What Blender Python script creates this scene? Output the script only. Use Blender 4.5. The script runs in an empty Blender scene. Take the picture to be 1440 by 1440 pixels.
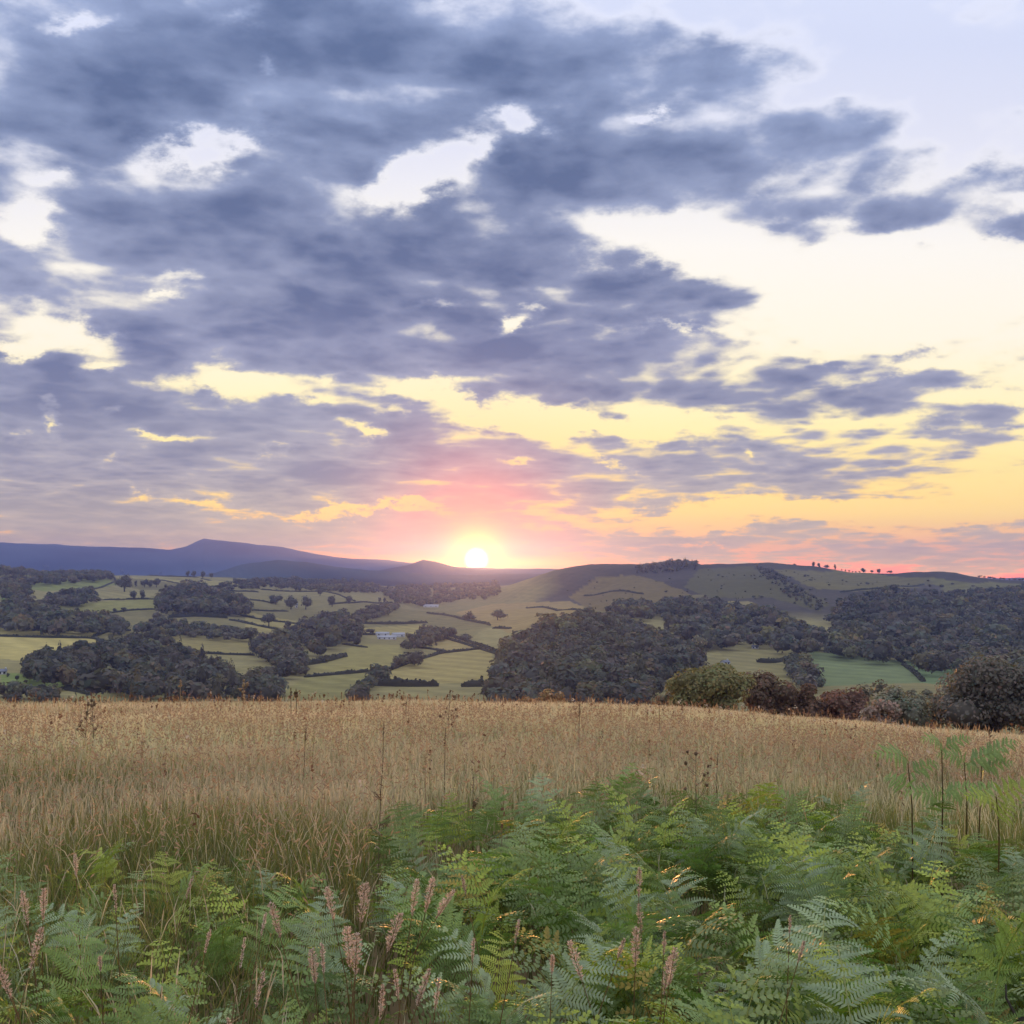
import bpy, math, random
import numpy as np

# ------------------------------------------------------------------ camera, world, sun, exposure
SC = bpy.context.scene
COL = SC.collection
F = 1476.0                       # focal length in photo pixels (1440 px frame)
PITCH = math.atan(95.0 / F)
EYE = 1.7
CP, SP = math.cos(PITCH), math.sin(PITCH)

cam_d = bpy.data.cameras.new('camera')
cam_d.sensor_width = 36.0
cam_d.lens = 36.0 * F / 1440.0
cam_d.clip_start = 0.05
cam_d.clip_end = 90000.0
cam = bpy.data.objects.new('camera', cam_d)
cam.location = (0, 0, EYE)
cam.rotation_euler = (math.radians(90) + PITCH, 0, 0)
COL.objects.link(cam)
SC.camera = cam

SC.view_settings.view_transform = 'Standard'
SC.view_settings.look = 'None'
SC.view_settings.gamma = 1.0
SC.view_settings.exposure = 0.7
SC.view_settings.use_curve_mapping = False
SC.cycles.use_denoising = True
SC.cycles.max_bounces = 8
SC.cycles.diffuse_bounces = 4
SC.cycles.glossy_bounces = 2
SC.cycles.transmission_bounces = 4
SC.cycles.volume_bounces = 0
SC.cycles.transparent_max_bounces = 6
SC.cycles.sample_clamp_indirect = 4.0


def ray(px, py):
    dx = (px - 720.0) / F
    dy = (720.0 - py) / F
    return np.array((dx, CP - dy * SP, SP + dy * CP))


def uv_of(px, py):
    d = ray(px, py)
    return d[0] / d[1], d[2] / d[1]


def project(P):
    P = np.asarray(P, float)
    x, y, z = P[..., 0], P[..., 1], P[..., 2] - EYE
    c = y * CP + z * SP
    s = -y * SP + z * CP
    c = np.where(c < 0.01, 0.01, c)
    return 720 + F * x / c, 720 - F * s / c


def lin(r, g, b):
    def f(c):
        c /= 255.0
        return c / 12.92 if c <= 0.04045 else ((c + 0.055) / 1.055) ** 2.4
    return (f(r), f(g), f(b), 1.0)


SUN_PX, SUN_PY = 670.0, 787.0
sd = ray(SUN_PX, SUN_PY)
sd = sd / np.linalg.norm(sd)
SUN_EL = math.asin(sd[2])
SUN_AZ = math.atan2(sd[0], sd[1])

sun_l = bpy.data.lights.new('sunlight', 'SUN')
sun_l.energy = 5.0
sun_l.angle = math.radians(0.53)
sun_l.color = (1.0, 0.40, 0.11)
sun_o = bpy.data.objects.new('sunlight', sun_l)
from mathutils import Vector
sun_o.rotation_euler = Vector((sd[0], sd[1], sd[2])).to_track_quat('Z', 'Y').to_euler()
COL.objects.link(sun_o)

HAZE_DENSITY = 1.35e-4
HAZE_G = 0.2
DUST_DENSITY = 1.3e-5
DUST_G = 0.91

# ---- world: clear dusk sky + broken cloud deck, all by direction
world = bpy.data.worlds.new('World')
SC.world = world
world.use_nodes = True
world.cycles.sampling_method = 'MANUAL'
world.cycles.sample_map_resolution = 512
WT = world.node_tree
WT.nodes.clear()


class NB:
    """tiny node-building helper"""
    def __init__(s, tree):
        s.t = tree

    def node(s, typ, **kw):
        n = s.t.nodes.new(typ)
        for k, v in kw.items():
            setattr(n, k, v)
        return n

    def put(s, sock, v):
        if v is None:
            return
        if hasattr(v, 'is_output'):
            s.t.links.new(v, sock)
        else:
            sock.default_value = v

    def m(s, op, a, b=None, c=None, clamp=False):
        n = s.node('ShaderNodeMath', operation=op, use_clamp=clamp)
        for i, v in enumerate((a, b, c)):
            s.put(n.inputs[i], v)
        return n.outputs[0]

    def vm(s, op, a, b=None, out=0):
        n = s.node('ShaderNodeVectorMath', operation=op)
        s.put(n.inputs[0], a)
        s.put(n.inputs[1], b)
        return n.outputs[out]

    def comb(s, x, y, z):
        n = s.node('ShaderNodeCombineXYZ')
        for i, v in enumerate((x, y, z)):
            s.put(n.inputs[i], v)
        return n.outputs[0]

    def smooth(s, v, lo, hi, a=0.0, b=1.0):
        n = s.node('ShaderNodeMapRange', interpolation_type='SMOOTHSTEP')
        s.put(n.inputs[0], v)
        for i, x in enumerate((lo, hi, a, b)):
            s.put(n.inputs[1 + i], x)
        return n.outputs[0]

    def ramp(s, v, stops, interp='LINEAR'):
        n = s.node('ShaderNodeValToRGB')
        cr = n.color_ramp
        cr.interpolation = interp
        while len(cr.elements) < len(stops):
            cr.elements.new(0.5)
        for e, (p, c) in zip(cr.elements, stops):
            e.position = p
            e.color = c
        s.put(n.inputs[0], v)
        return n.outputs[0]

    def mix(s, f, a, b, blend='MIX'):
        n = s.node('ShaderNodeMix', data_type='RGBA', blend_type=blend)
        n.clamp_factor = True
        s.put(n.inputs[0], f)
        s.put(n.inputs[6], a)
        s.put(n.inputs[7], b)
        return n.outputs[2]

    def noise(s, vec, scale, detail=6.0, rough=0.5, dist=0.0, out=0):
        n = s.node('ShaderNodeTexNoise')
        s.put(n.inputs['Vector'], vec)
        n.inputs['Scale'].default_value = scale
        n.inputs['Detail'].default_value = detail
        n.inputs['Roughness'].default_value = rough
        n.inputs['Distortion'].default_value = dist
        return n.outputs[out]


W = NB(WT)
tc = W.node('ShaderNodeTexCoord').outputs['Generated']
D = W.vm('NORMALIZE', tc)
sep = W.node('ShaderNodeSeparateXYZ')
W.put(sep.inputs[0], D)
dx, dy, dz = sep.outputs
yy = W.m('MAXIMUM', dy, 0.2)
U = W.m('DIVIDE', dx, yy)
V = W.m('DIVIDE', dz, yy)
UV = W.comb(U, V, 0.0)
front = W.smooth(dy, 0.2, 0.6)

# cloud-deck coordinates: a layer seen in perspective
zc = W.m('ADD', W.m('MAXIMUM', dz, 0.0), 0.11)
deck = W.comb(W.m('DIVIDE', dx, zc), W.m('DIVIDE', dy, zc), 0.0)
warp = W.vm('SCALE', W.vm('SUBTRACT', W.noise(deck, 1.6, 3.0, 0.5, out=1), (0.5, 0.5, 0.5)))
warp.node.inputs['Scale'].default_value = 0.28
deck2 = W.vm('ADD', deck, warp)
# warp of the placed masses so that their outlines are ragged
wob = W.vm('SCALE', W.vm('SUBTRACT', W.noise(W.vm('MULTIPLY', UV, (1.0, 1.7, 1.0)), 6.0, 9.0, 0.66, out=1), (0.5, 0.5, 0.5)))
wob.node.inputs['Scale'].default_value = 0.17
wob2 = W.vm('MULTIPLY', wob, (1.0, 0.6, 0.0))
UVW = W.vm('ADD', UV, wob2)
sepw = W.node('ShaderNodeSeparateXYZ')
W.put(sepw.inputs[0], UVW)


def blob(acc, px, py, rx, ry, amp, rot=0.0, vec=None):
    u, v = uv_of(px, py)
    n = W.node('ShaderNodeMapping', vector_type='TEXTURE')
    # the running sum rides along in z (scaled to nothing) so that the masses are evaluated one after another
    W.put(n.inputs['Vector'], W.comb(sepw.outputs[0], sepw.outputs[1], acc) if vec is None else vec)
    n.inputs['Location'].default_value = (u, v, 0)
    n.inputs['Rotation'].default_value = (0, 0, math.radians(rot))
    n.inputs['Scale'].default_value = (rx / F, ry / F, 1.0e6)
    q = W.vm('DOT_PRODUCT', n.outputs[0], n.outputs[0], out=1)
    g = W.m('POWER', 0.3679, q)
    return W.m('MULTIPLY_ADD', g, amp, acc)


GAPK = 0.92
CLOUDS = [  # px, py, rx, ry, amount, tilt
    (330, 60, 420, 110, .95, 0), (760, 90, 260, 74, 1.1, -3), (960, 98, 100, 40, .8, 0),
    (900, 228, 265, 84, 1.5, 3), (1090, 212, 145, 50, .8, 8), (440, 210, 130, 80, .6, 0),
    (330, 330, 330, 75, .9, 0), (640, 370, 230, 80, .95, 0), (760, 300, 120, 60, .5, 0),
    (900, 402, 190, 26, 1.2, 0), (560, 460, 420, 55, .9, 0), (90, 210, 130, 60, .5, 0),
    (860, 515, 240, 62, 1.7, -4), (1090, 546, 190, 30, 1.2, -3), (1290, 538, 130, 15, 1.15, 3),
    (960, 560, 80, 25, .45, 0), (70, 530, 150, 42, .8, 0), (300, 590, 320, 45, .85, 0), (80, 630, 200, 40, .8, 0),
    (640, 590, 130, 26, .7, 0), (600, 660, 330, 48, .95, 0), (850, 640, 70, 22, .7, 0), (820, 690, 220, 30, .8, 0),
    (1010, 666, 250, 34, 1.7, 2), (1190, 645, 140, 17, 1.1, 3), (1090, 592, 80, 17, 1.15, 4),
    (1250, 615, 145, 15, 1.25, -3), (1350, 582, 88, 15, 1.2, -3),
    (1285, 272, 160, 30, 1.1, 8), (1405, 303, 80, 18, .95, 6), (1268, 344, 32, 8, .5, 0), (1155, 350, 26, 14, .35, -20),
    (1390, 735, 90, 10, 1.5, 0), (1400, 755, 80, 8, 1.4, 0), (1270, 500, 45, 7, .45, 0), (1150, 505, 60, 7, .4, -6),
    (200, 735, 520, 26, .75, 0), (780, 757, 420, 22, .8, -1), (1250, 778, 340, 20, 2.0, -1), (1060, 757, 220, 17, 1.5, -4),
    (60, 700, 200, 25, .7, 0), (330, 672, 300, 26, .6, 0), (250, 760, 500, 20, .6, 0), (130, 560, 160, 40, .4, 0), (1150, 695, 70, 5, .45, -3),
    (1150, 170, 160, 40, .15, 8),
    # gaps
    (270, 205, 70, 22, -.85, 8), (335, 190, 34, 22, -.35, 0), (582, 252, 54, 36, -1.35, 15), (655, 215, 40, 20, -.55, 25), (735, 178, 36, 18, -.8, 15),
    (25, 318, 36, 30, -.95, 20), (60, 250, 34, 16, -.4, 0), (110, 460, 62, 18, -1.0, -10), (30, 478, 45, 10, -.8, 0), (60, 395, 60, 25, .5, 0), (320, 532, 75, 20, -1.1, -6),
    (720, 466, 24, 12, -.9, 25), (800, 590, 200, 15, -1.1, -3), (430, 560, 40, 12, -.5, 0), (40, 620, 22, 8, -.5, 0), (380, 640, 24, 6, -.5, 0), (150, 500, 26, 8, -.5, 0), (540, 575, 26, 9, -.5, 0), (210, 395, 30, 9, -.5, 0), (470, 520, 30, 9, -.4, 0), (640, 555, 110, 14, -.85, -8), (505, 608, 36, 11, -1.0, -15),
    (82, 605, 12, 22, -.85, 0), (85, 575, 10, 10, -.6, 0), (190, 580, 16, 9, -.8, 15), (285, 705, 60, 8, -1.0, -3), (450, 717, 80, 6, -1.0, 0),
    (185, 692, 14, 5, -.6, 0), (570, 718, 50, 5, -.8, 0), (930, 335, 130, 28, -.8, 0), (1250, 420, 220, 40, -.5, 0), (1050, 720, 250, 14, -.9, 2), (120, 35, 60, 12, -.5, 0),
    (375, 80, 14, 16, -.55, 20), (340, 20, 40, 12, -.5, 0), (620, 425, 30, 8, -.45, 0), (240, 620, 40, 5, -.6, 0), (140, 655, 22, 5, -.6, 15),
    (750, 430, 20, 10, -.5, 0), (950, 455, 80, 6, -.5, 0), (1040, 645, 12, 6, -.5, 0), (870, 660, 40, 6, -.6, -25), (730, 655, 30, 6, -.5, 10),
    (245, 370, 40, 12, -.45, 0), (905, 150, 18, 8, -.5, 0), (1000, 740, 70, 5, -.6, 0), (960, 760, 60, 4, -.7, 0), (1100, 770, 70, 4, -.5, 0),
]
# background cover: broken to the left, clear to the right
base = W.smooth(U, -0.45, 0.35, 0.10, -0.36)
pos, gap = 0.0, 0.0
for c in CLOUDS:
    if c[4] > 0:
        pos = blob(pos, *c)
pos = W.m('MULTIPLY', W.m('SUBTRACT', 1.0, W.m('POWER', 0.20, pos)), W.smooth(V, 0.05, 0.42, 0.86, 0.96))
gap = W.m('MULTIPLY', pos, 0.0)
for c in CLOUDS:
    if c[4] < 0:
        gap = blob(gap, c[0], c[1], c[2], c[3], c[4] * GAPK, c[5])
cov = W.m('ADD', W.m('ADD', base, pos), gap)
cov_f = W.m('MULTIPLY', cov, front)
cov_b = W.m('MULTIPLY', W.m('SUBTRACT', 1.0, front), -0.36)
cov = W.m('ADD', cov_f, cov_b)

n_big = W.noise(deck2, 2.1, 10.0, 0.60)
n_fine = W.noise(W.vm('MULTIPLY', D, (1.0, 1.0, 2.2)), 11.0, 8.0, 0.58, 0.0)
vo = W.node('ShaderNodeTexVoronoi', feature='SMOOTH_F1', voronoi_dimensions='2D')
W.put(vo.inputs['Vector'], deck2)
vo.inputs['Scale'].default_value = 4.2
vo.inputs['Detail'].default_value = 2.0
vo.inputs['Roughness'].default_value = 0.55
vo.inputs['Smoothness'].default_value = 0.7
puff = W.m('MULTIPLY', W.m('SUBTRACT', 0.84, vo.outputs['Distance']), 0.75)
n_sum = W.m('ADD', puff, W.m('ADD', W.m('MULTIPLY', W.m('SUBTRACT', n_big, 0.5), 1.2), W.m('MULTIPLY', W.m('SUBTRACT', n_fine, 0.5), 1.25)))
dens = W.m('ADD', cov, n_sum)

# angle to the sun
sdot = W.vm('DOT_PRODUCT', D, tuple(float(a) for a in sd), out=1)
om = W.m('SUBTRACT', 1.0, sdot)


def halo(radius_px):
    a = radius_px / F
    return W.m('POWER', 2.71828, W.m('MULTIPLY', om, -2.0 / (a * a)))


# clear sky colour against height
vv = W.m('MULTIPLY', W.m('MAXIMUM', V, 0.0), 1.0 / 0.75)       # 0 at eye level .. 1 high up
sky_clear = W.ramp(vv, [
    (0.000, lin(255, 138, 104)), (0.010, lin(255, 146, 108)), (0.040, lin(255, 196, 126)), (0.085, lin(255, 224, 132)),
    (0.15, lin(255, 236, 158)), (0.22, lin(255, 243, 196)), (0.31, lin(254, 247, 228)), (0.43, lin(249, 246, 240)), (0.56, lin(226, 228, 242)), (0.70, lin(208, 215, 238)), (1.0, lin(204, 214, 238))])
nish = W.node('ShaderNodeTexSky', sky_type='NISHITA')
nish.sun_disc = False
nish.sun_elevation = SUN_EL
nish.sun_rotation = SUN_AZ
nish.air_density = 1.0
nish.dust_density = 1.5
nish.ozone_density = 1.5
W.t.links.new(tc, nish.inputs['Vector'])
nish_c = W.mix(1.0, nish.outputs[0], (0.05, 0.05, 0.05, 1), 'MULTIPLY')

# cloud body colour against height, warmer and pinker near the sun
cl_dark = W.ramp(vv, [(0.0, lin(176, 162, 172)), (0.07, lin(164, 160, 178)), (0.13, lin(130, 134, 166)), (0.22, lin(110, 120, 156)), (0.36, lin(92, 107, 144)), (0.6, lin(88, 106, 142)), (0.8, lin(92, 111, 148)), (1.0, lin(92, 111, 148))])
cl_mid = W.ramp(vv, [(0.0, lin(208, 188, 188)), (0.10, lin(186, 180, 196)), (0.2, lin(158, 162, 190)), (0.36, lin(152, 160, 188)), (0.6, lin(148, 163, 196)), (1.0, lin(152, 169, 206))])
edge = W.ramp(vv, [(0.0, lin(255, 176, 120)), (0.10, lin(255, 216, 120)), (0.20, lin(255, 240, 184)), (0.36, lin(253, 247, 230)), (0.6, lin(232, 234, 246)), (1.0, lin(214, 221, 242))])

thick = W.smooth(dens, 0.20, 1.30)
# soft relief inside the deck
relief = W.noise(W.vm('ADD', W.vm('MULTIPLY', D, (3.4, 3.4, 9.0)), W.vm('SCALE', warp)), 1.4, 7.0, 0.55, 0.3)
thick2 = W.m('ADD', thick, W.m('MULTIPLY', W.m('SUBTRACT', relief, 0.5), 1.9), clamp=True)
body = W.mix(thick2, cl_mid, cl_dark)
pink = W.m('MULTIPLY', halo(140), 0.22)
body = W.mix(pink, body, lin(248, 140, 150))
lit = W.smooth(dens, 0.02, 0.30)
# thin cloud shines at its rim, thick cloud does not
rim = W.mix(W.smooth(dens, 0.04, 0.56), edge, body)
clear = W.mix(0.12, sky_clear, W.mix(1.0, sky_clear, nish_c, 'ADD'))
clear = W.mix(W.m('MULTIPLY', halo(200), 0.3), clear, lin(255, 170, 120))
cloud_a = W.smooth(dens, -0.14, 0.28)
sky = W.mix(cloud_a, clear, rim)
# glow round the sun, the bright slit under the deck, and the disc
slit = blob(0.0, SUN_PX, SUN_PY + 4, 130, 8, 1.0, vec=UV)
sky = W.mix(W.m('MULTIPLY', halo(150), 0.22), sky, lin(250, 132, 140))
sky = W.mix(W.m('MULTIPLY', halo(95), 0.85), sky, lin(255, 70, 30))
sky = W.mix(W.m('MULTIPLY', slit, 0.9, clamp=True), sky, (1.6, 0.85, 0.03, 1))
sky = W.mix(W.m('MULTIPLY', halo(54), 0.9), sky, (1.6, 0.30, 0.0, 1))
sky = W.mix(W.m('MULTIPLY', halo(31), 1.0), sky, (2.6, 1.7, 0.0, 1))
disc = W.smooth(om, 0.5 * (19.0 / F) ** 2, 0.5 * (9.0 / F) ** 2)
sky = W.mix(disc, sky, (9.0, 7.5, 4.5, 1))
# below eye level: plain dim haze (only the ground is ever seen there)
low = W.smooth(dz, -0.06, -0.002)
sky = W.mix(low, lin(150, 120, 110), sky)
# brighter and warmer toward the horizon, where the sky is seen through the most air
gain = W.ramp(vv, [(0.0, (4.2, 2.5, .45, 1)), (0.025, (2.5, 1.85, .56, 1)), (0.07, (1.55, 1.36, .70, 1)), (0.14, (1.18, 1.12, .84, 1)), (0.30, (1.0, .98, .93, 1)), (0.6, (.92, .92, .92, 1)), (1.0, (1.05, 1.05, 1.05, 1))])
sky = W.mix(1.0, sky, gain, 'MULTIPLY')
bg = W.node('ShaderNodeBackground')
W.put(bg.inputs['Color'], sky)
bg.inputs['Strength'].default_value = 0.74
wo = W.node('ShaderNodeOutputWorld')
W.t.links.new(bg.outputs[0], wo.inputs['Surface'])

# ------------------------------------------------------------------ helpers
rng = np.random.default_rng(7)
random.seed(7)


def props(o, label=None, cat=None, group=None, kind=None):
    if label:
        o['label'] = label
    if cat:
        o['category'] = cat
    if group:
        o['group'] = group
    if kind:
        o['kind'] = kind
    return o


def mesh(name, V_, faces, mat=None, tint=None, smooth=False):
    """faces: list of int arrays (n,3)/(n,4); tint: (nv,3) colours"""
    me = bpy.data.meshes.new(name)
    V_ = np.asarray(V_, np.float32)
    fl = [np.asarray(f, np.int32) for f in (faces if isinstance(faces, list) else [faces]) if len(f)]
    nl = sum(f.size for f in fl)
    npol = sum(len(f) for f in fl)
    me.vertices.add(len(V_))
    me.vertices.foreach_set('co', V_.ravel())
    me.loops.add(nl)
    me.polygons.add(npol)
    me.loops.foreach_set('vertex_index', np.concatenate([f.ravel() for f in fl]))
    tot = np.concatenate([np.full(len(f), f.shape[1], np.int32) for f in fl])
    st = np.concatenate([[0], np.cumsum(tot)[:-1]]).astype(np.int32)
    me.polygons.foreach_set('loop_start', st)
    me.polygons.foreach_set('loop_total', tot)
    if smooth:
        me.polygons.foreach_set('use_smooth', np.ones(npol, bool))
    me.update(calc_edges=True)
    if tint is not None:
        at = me.attributes.new('tint', 'FLOAT_COLOR', 'POINT')
        c = np.ones((len(V_), 4), np.float32)
        c[:, :3] = tint
        at.data.foreach_set('color', c.ravel())
    if mat:
        me.materials.append(mat)
    return me


def obj(name, me, parent=None, loc=(0, 0, 0), rot=(0, 0, 0)):
    o = bpy.data.objects.new(name, me)
    COL.objects.link(o)
    o.location = loc
    o.rotation_euler = rot
    if parent:
        o.parent = parent
    return o


def empty(name, loc, rotz=0.0):
    return obj(name, None, None, loc, (0, 0, rotz))


class Acc:
    """collects pieces into one mesh"""
    def __init__(s):
        s.v, s.f3, s.f4, s.c, s.n = [], [], [], [], 0

    def add(s, v, f3=None, f4=None, c=None):
        v = np.asarray(v, np.float32)
        if f3 is not None and len(f3):
            s.f3.append(np.asarray(f3, np.int32) + s.n)
        if f4 is not None and len(f4):
            s.f4.append(np.asarray(f4, np.int32) + s.n)
        s.v.append(v)
        s.c.append(np.ones((len(v), 3), np.float32) if c is None else np.broadcast_to(np.asarray(c, np.float32), (len(v), 3)))
        s.n += len(v)

    def mesh(s, name, mat, smooth=False):
        fs = []
        if s.f3:
            fs.append(np.concatenate(s.f3))
        if s.f4:
            fs.append(np.concatenate(s.f4))
        return mesh(name, np.concatenate(s.v), fs, mat, np.concatenate(s.c), smooth)


def tube(acc, pts, rad, sides=6, c=None):
    pts = np.asarray(pts, float)
    rad = np.broadcast_to(np.asarray(rad, float), (len(pts),))
    tang = np.gradient(pts, axis=0)
    tang /= np.linalg.norm(tang, axis=1)[:, None] + 1e-9
    up = np.array((0.31, 0.17, 0.93))
    if abs(tang[0] @ up) > 0.95:
        up = np.array((1.0, 0.1, 0.0))
    a = np.cross(tang, up)
    a /= np.linalg.norm(a, axis=1)[:, None] + 1e-9
    b = np.cross(tang, a)
    th = np.linspace(0, 2 * math.pi, sides, endpoint=False)
    ring = pts[:, None] + rad[:, None, None] * (np.cos(th)[None, :, None] * a[:, None] + np.sin(th)[None, :, None] * b[:, None])
    v = ring.reshape(-1, 3)
    n = len(pts)
    i, j = np.meshgrid(np.arange(n - 1), np.arange(sides), indexing='ij')
    j2 = (j + 1) % sides
    f = np.stack([i * sides + j, i * sides + j2, (i + 1) * sides + j2, (i + 1) * sides + j], -1).reshape(-1, 4)
    acc.add(v, None, f, c)


def box(acc, c, size, rotz=0.0, col=None):
    x, y, z = np.array(size) / 2.0
    v = np.array([(sx * x, sy * y, sz * z) for sz in (-1, 1) for sy in (-1, 1) for sx in (-1, 1)])
    ca, sa = math.cos(rotz), math.sin(rotz)
    v = np.stack([v[:, 0] * ca - v[:, 1] * sa, v[:, 0] * sa + v[:, 1] * ca, v[:, 2]], 1) + np.array(c)
    f = [(0, 2, 3, 1), (4, 5, 7, 6), (0, 1, 5, 4), (2, 6, 7, 3), (0, 4, 6, 2), (1, 3, 7, 5)]
    acc.add(v, None, f, col)


def vnoise(x, y, seed=0):
    """value noise, vectorised"""
    xi, yi = np.floor(x).astype(np.int64), np.floor(y).astype(np.int64)
    xf, yf = x - xi, y - yi
    xf, yf = xf * xf * (3 - 2 * xf), yf * yf * (3 - 2 * yf)

    def h(a, b):
        n = (a * 374761393 + b * 668265263 + seed * 982451653) & 0xFFFFFFFF
        n = ((n ^ (n >> 13)) * 1274126177) & 0xFFFFFFFF
        return ((n ^ (n >> 16)) & 0xFFFF) / 65535.0
    return (h(xi, yi) * (1 - xf) + h(xi + 1, yi) * xf) * (1 - yf) + (h(xi, yi + 1) * (1 - xf) + h(xi + 1, yi + 1) * xf) * yf


def fbm(x, y, seed=0, o=4):
    s, a, t = 0.0, 1.0, 0.0
    for k in range(o):
        s = s + a * vnoise(x * 2 ** k, y * 2 ** k, seed + k)
        t += a
        a *= 0.5
    return s / t - 0.5


def in_poly(px, py, poly):
    c = np.zeros(np.shape(px), bool)
    n = len(poly)
    for i in range(n):
        x1, y1 = poly[i]
        x2, y2 = poly[(i + 1) % n]
        if y1 == y2:
            continue
        cond = ((y1 > py) != (y2 > py)) & (px < (x2 - x1) * (py - y1) / (y2 - y1) + x1)
        c ^= cond
    return c


# ------------------------------------------------------------------ materials
def mat(name):
    m = bpy.data.materials.new(name)
    m.use_nodes = True
    m.node_tree.nodes.clear()
    return m, NB(m.node_tree)


def leaf_mat(name, col, trans=0.3, rough=0.55, spec=0.3, var=0.35, scale=3.0, tcol=None, inst=False):
    """foliage: base colour x per-piece tint, some light through the leaf"""
    m, b = mat(name)
    at = b.node('ShaderNodeAttribute', attribute_name='tint')
    oi = b.node('ShaderNodeObjectInfo')
    geo = b.node('ShaderNodeNewGeometry')
    nz = b.noise(geo.outputs['Position'], scale, 3.0, 0.6)
    k = b.m('ADD', 1.0 - var / 2, b.m('MULTIPLY', nz, var))
    k = b.m('MULTIPLY', k, b.m('ADD', 0.88, b.m('MULTIPLY', oi.outputs['Random'], 0.24)))
    c = b.mix(1.0, (*col, 1), at.outputs['Color'], 'MULTIPLY')
    if inst:        # tint of each scattered piece
        it = b.node('ShaderNodeAttribute', attribute_name='itint', attribute_type='INSTANCER')
        c = b.mix(1.0, c, it.outputs['Color'], 'MULTIPLY')
    c = b.vm('SCALE', c)
    b.put(c.node.inputs['Scale'], k)
    p = b.node('ShaderNodeBsdfPrincipled')
    b.put(p.inputs['Base Color'], c)
    p.inputs['Roughness'].default_value = rough
    p.inputs['Specular IOR Level'].default_value = spec
    t = b.node('ShaderNodeBsdfTranslucent')
    if tcol is None:
        tcol = (1.1, 1.15, 0.7)
    tc_ = b.mix(1.0, c, (*tcol, 1), 'MULTIPLY')
    b.put(t.inputs['Color'], tc_)
    mx = b.node('ShaderNodeMixShader')
    mx.inputs[0].default_value = trans
    b.t.links.new(p.outputs[0], mx.inputs[1])
    b.t.links.new(t.outputs[0], mx.inputs[2])
    o = b.node('ShaderNodeOutputMaterial')
    b.t.links.new(mx.outputs[0], o.inputs['Surface'])
    return m


def plain_mat(name, col, rough=0.8, var=0.4, scale=4.0, spec=0.3, attr=False, bump=0.0):
    m, b = mat(name)
    geo = b.node('ShaderNodeNewGeometry')
    nz = b.noise(geo.outputs['Position'], scale, 6.0, 0.6)
    k = b.m('ADD', 1.0 - var / 2, b.m('MULTIPLY', nz, var))
    if attr:
        at = b.node('ShaderNodeAttribute', attribute_name='tint')
        c0 = b.mix(1.0, (*col, 1), at.outputs['Color'], 'MULTIPLY')
    else:
        c0 = b.mix(0.0, (*col, 1), (*col, 1))
    c = b.vm('SCALE', c0)
    b.put(c.node.inputs['Scale'], k)
    p = b.node('ShaderNodeBsdfPrincipled')
    b.put(p.inputs['Base Color'], c)
    p.inputs['Roughness'].default_value = rough
    p.inputs['Specular IOR Level'].default_value = spec
    if bump:
        bp = b.node('ShaderNodeBump')
        bp.inputs['Strength'].default_value = bump
        b.put(bp.inputs['Height'], nz)
        b.t.links.new(bp.outputs[0], p.inputs['Normal'])
    o = b.node('ShaderNodeOutputMaterial')
    b.t.links.new(p.outputs[0], o.inputs['Surface'])
    return m


M_TREE = leaf_mat('tree_leaves', (0.150, 0.135, 0.092), 0.34, 0.6, 0.2, 0.5, 0.8)
M_OAK = leaf_mat('oak_leaves', (0.21, 0.18, 0.075), 0.30, 0.6, 0.2, 0.5, 1.2)
M_BARK = plain_mat('bark', (0.07, 0.055, 0.042), 0.9, 0.7, 9.0, 0.2, bump=0.4)
M_HEDGE = leaf_mat('hedge_leaves', (0.065, 0.062, 0.034), 0.2, 0.6, 0.2, 0.5, 0.6)
M_GRASS = leaf_mat('meadow_grass', (1, 1, 1), 0.48, 0.6, 0.2, 0.25, 1.2, (1.05, 0.95, 0.75))
M_FERN = [leaf_mat('fern_mid_green', (0.265, 0.345, 0.100), 0.30, 0.5, 0.30, 0.4, 4.0, (.60, .95, .42)),
          leaf_mat('fern_yellow_green', (0.42, 0.45, 0.08), 0.34, 0.5, 0.30, 0.4, 4.0, (.60, .95, .42)),
          leaf_mat('fern_blue_green', (0.32, 0.385, 0.19), 0.25, 0.42, 0.40, 0.4, 4.0, (.60, .95, .42))]
M_BRACKEN = leaf_mat('bracken_fronds', (0.265, 0.345, 0.100), 0.30, 0.5, 0.30, 0.4, 4.0, (.60, .95, .42), True)
M_STALK = leaf_mat('stalk', (0.16, 0.12, 0.06), 0.1, 0.7, 0.2, 0.3, 6.0)
M_SEED = leaf_mat('seed_heads', (0.62, 0.51, 0.38), 0.35, 0.7, 0.15, 0.5, 20.0, (1.1, 0.9, 0.8))
M_DOCK = leaf_mat('dead_heads', (0.16, 0.10, 0.055), 0.2, 0.7, 0.2, 0.4, 12.0, (1.1, 0.9, 0.7))
M_STRAW = leaf_mat('straw', (0.42, 0.30, 0.16), 0.35, 0.7, 0.2, 0.4, 12.0, (1.1, 0.95, 0.7))
M_WHITE = plain_mat('white_render', (0.62, 0.60, 0.58), 0.8, 0.12, 0.4)
M_ROOF = plain_mat('slate_roof', (0.20, 0.20, 0.22), 0.7, 0.3, 0.5)
M_TIN = plain_mat('pale_sheet_roof', (0.42, 0.41, 0.42), 0.5, 0.2, 0.4)
M_DARKWIN = plain_mat('window_glass', (0.03, 0.03, 0.035), 0.2, 0.1, 1.0, 0.6)


# ------------------------------------------------------------------ terrain
def hill_a(px, c=1.0):
    """slope of the viewer's own field against bearing, so that its brow lies where the photo shows it"""
    brow = np.interp(px, [-300, 0, 300, 600, 900, 1000, 1100, 1200, 1300, 1440, 1640], [1002, 996, 989, 986, 992, 998, 1008, 1016, 1026, 1037, 1052])
    return (brow + 6 - 815) / F * c - 0.0567


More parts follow.
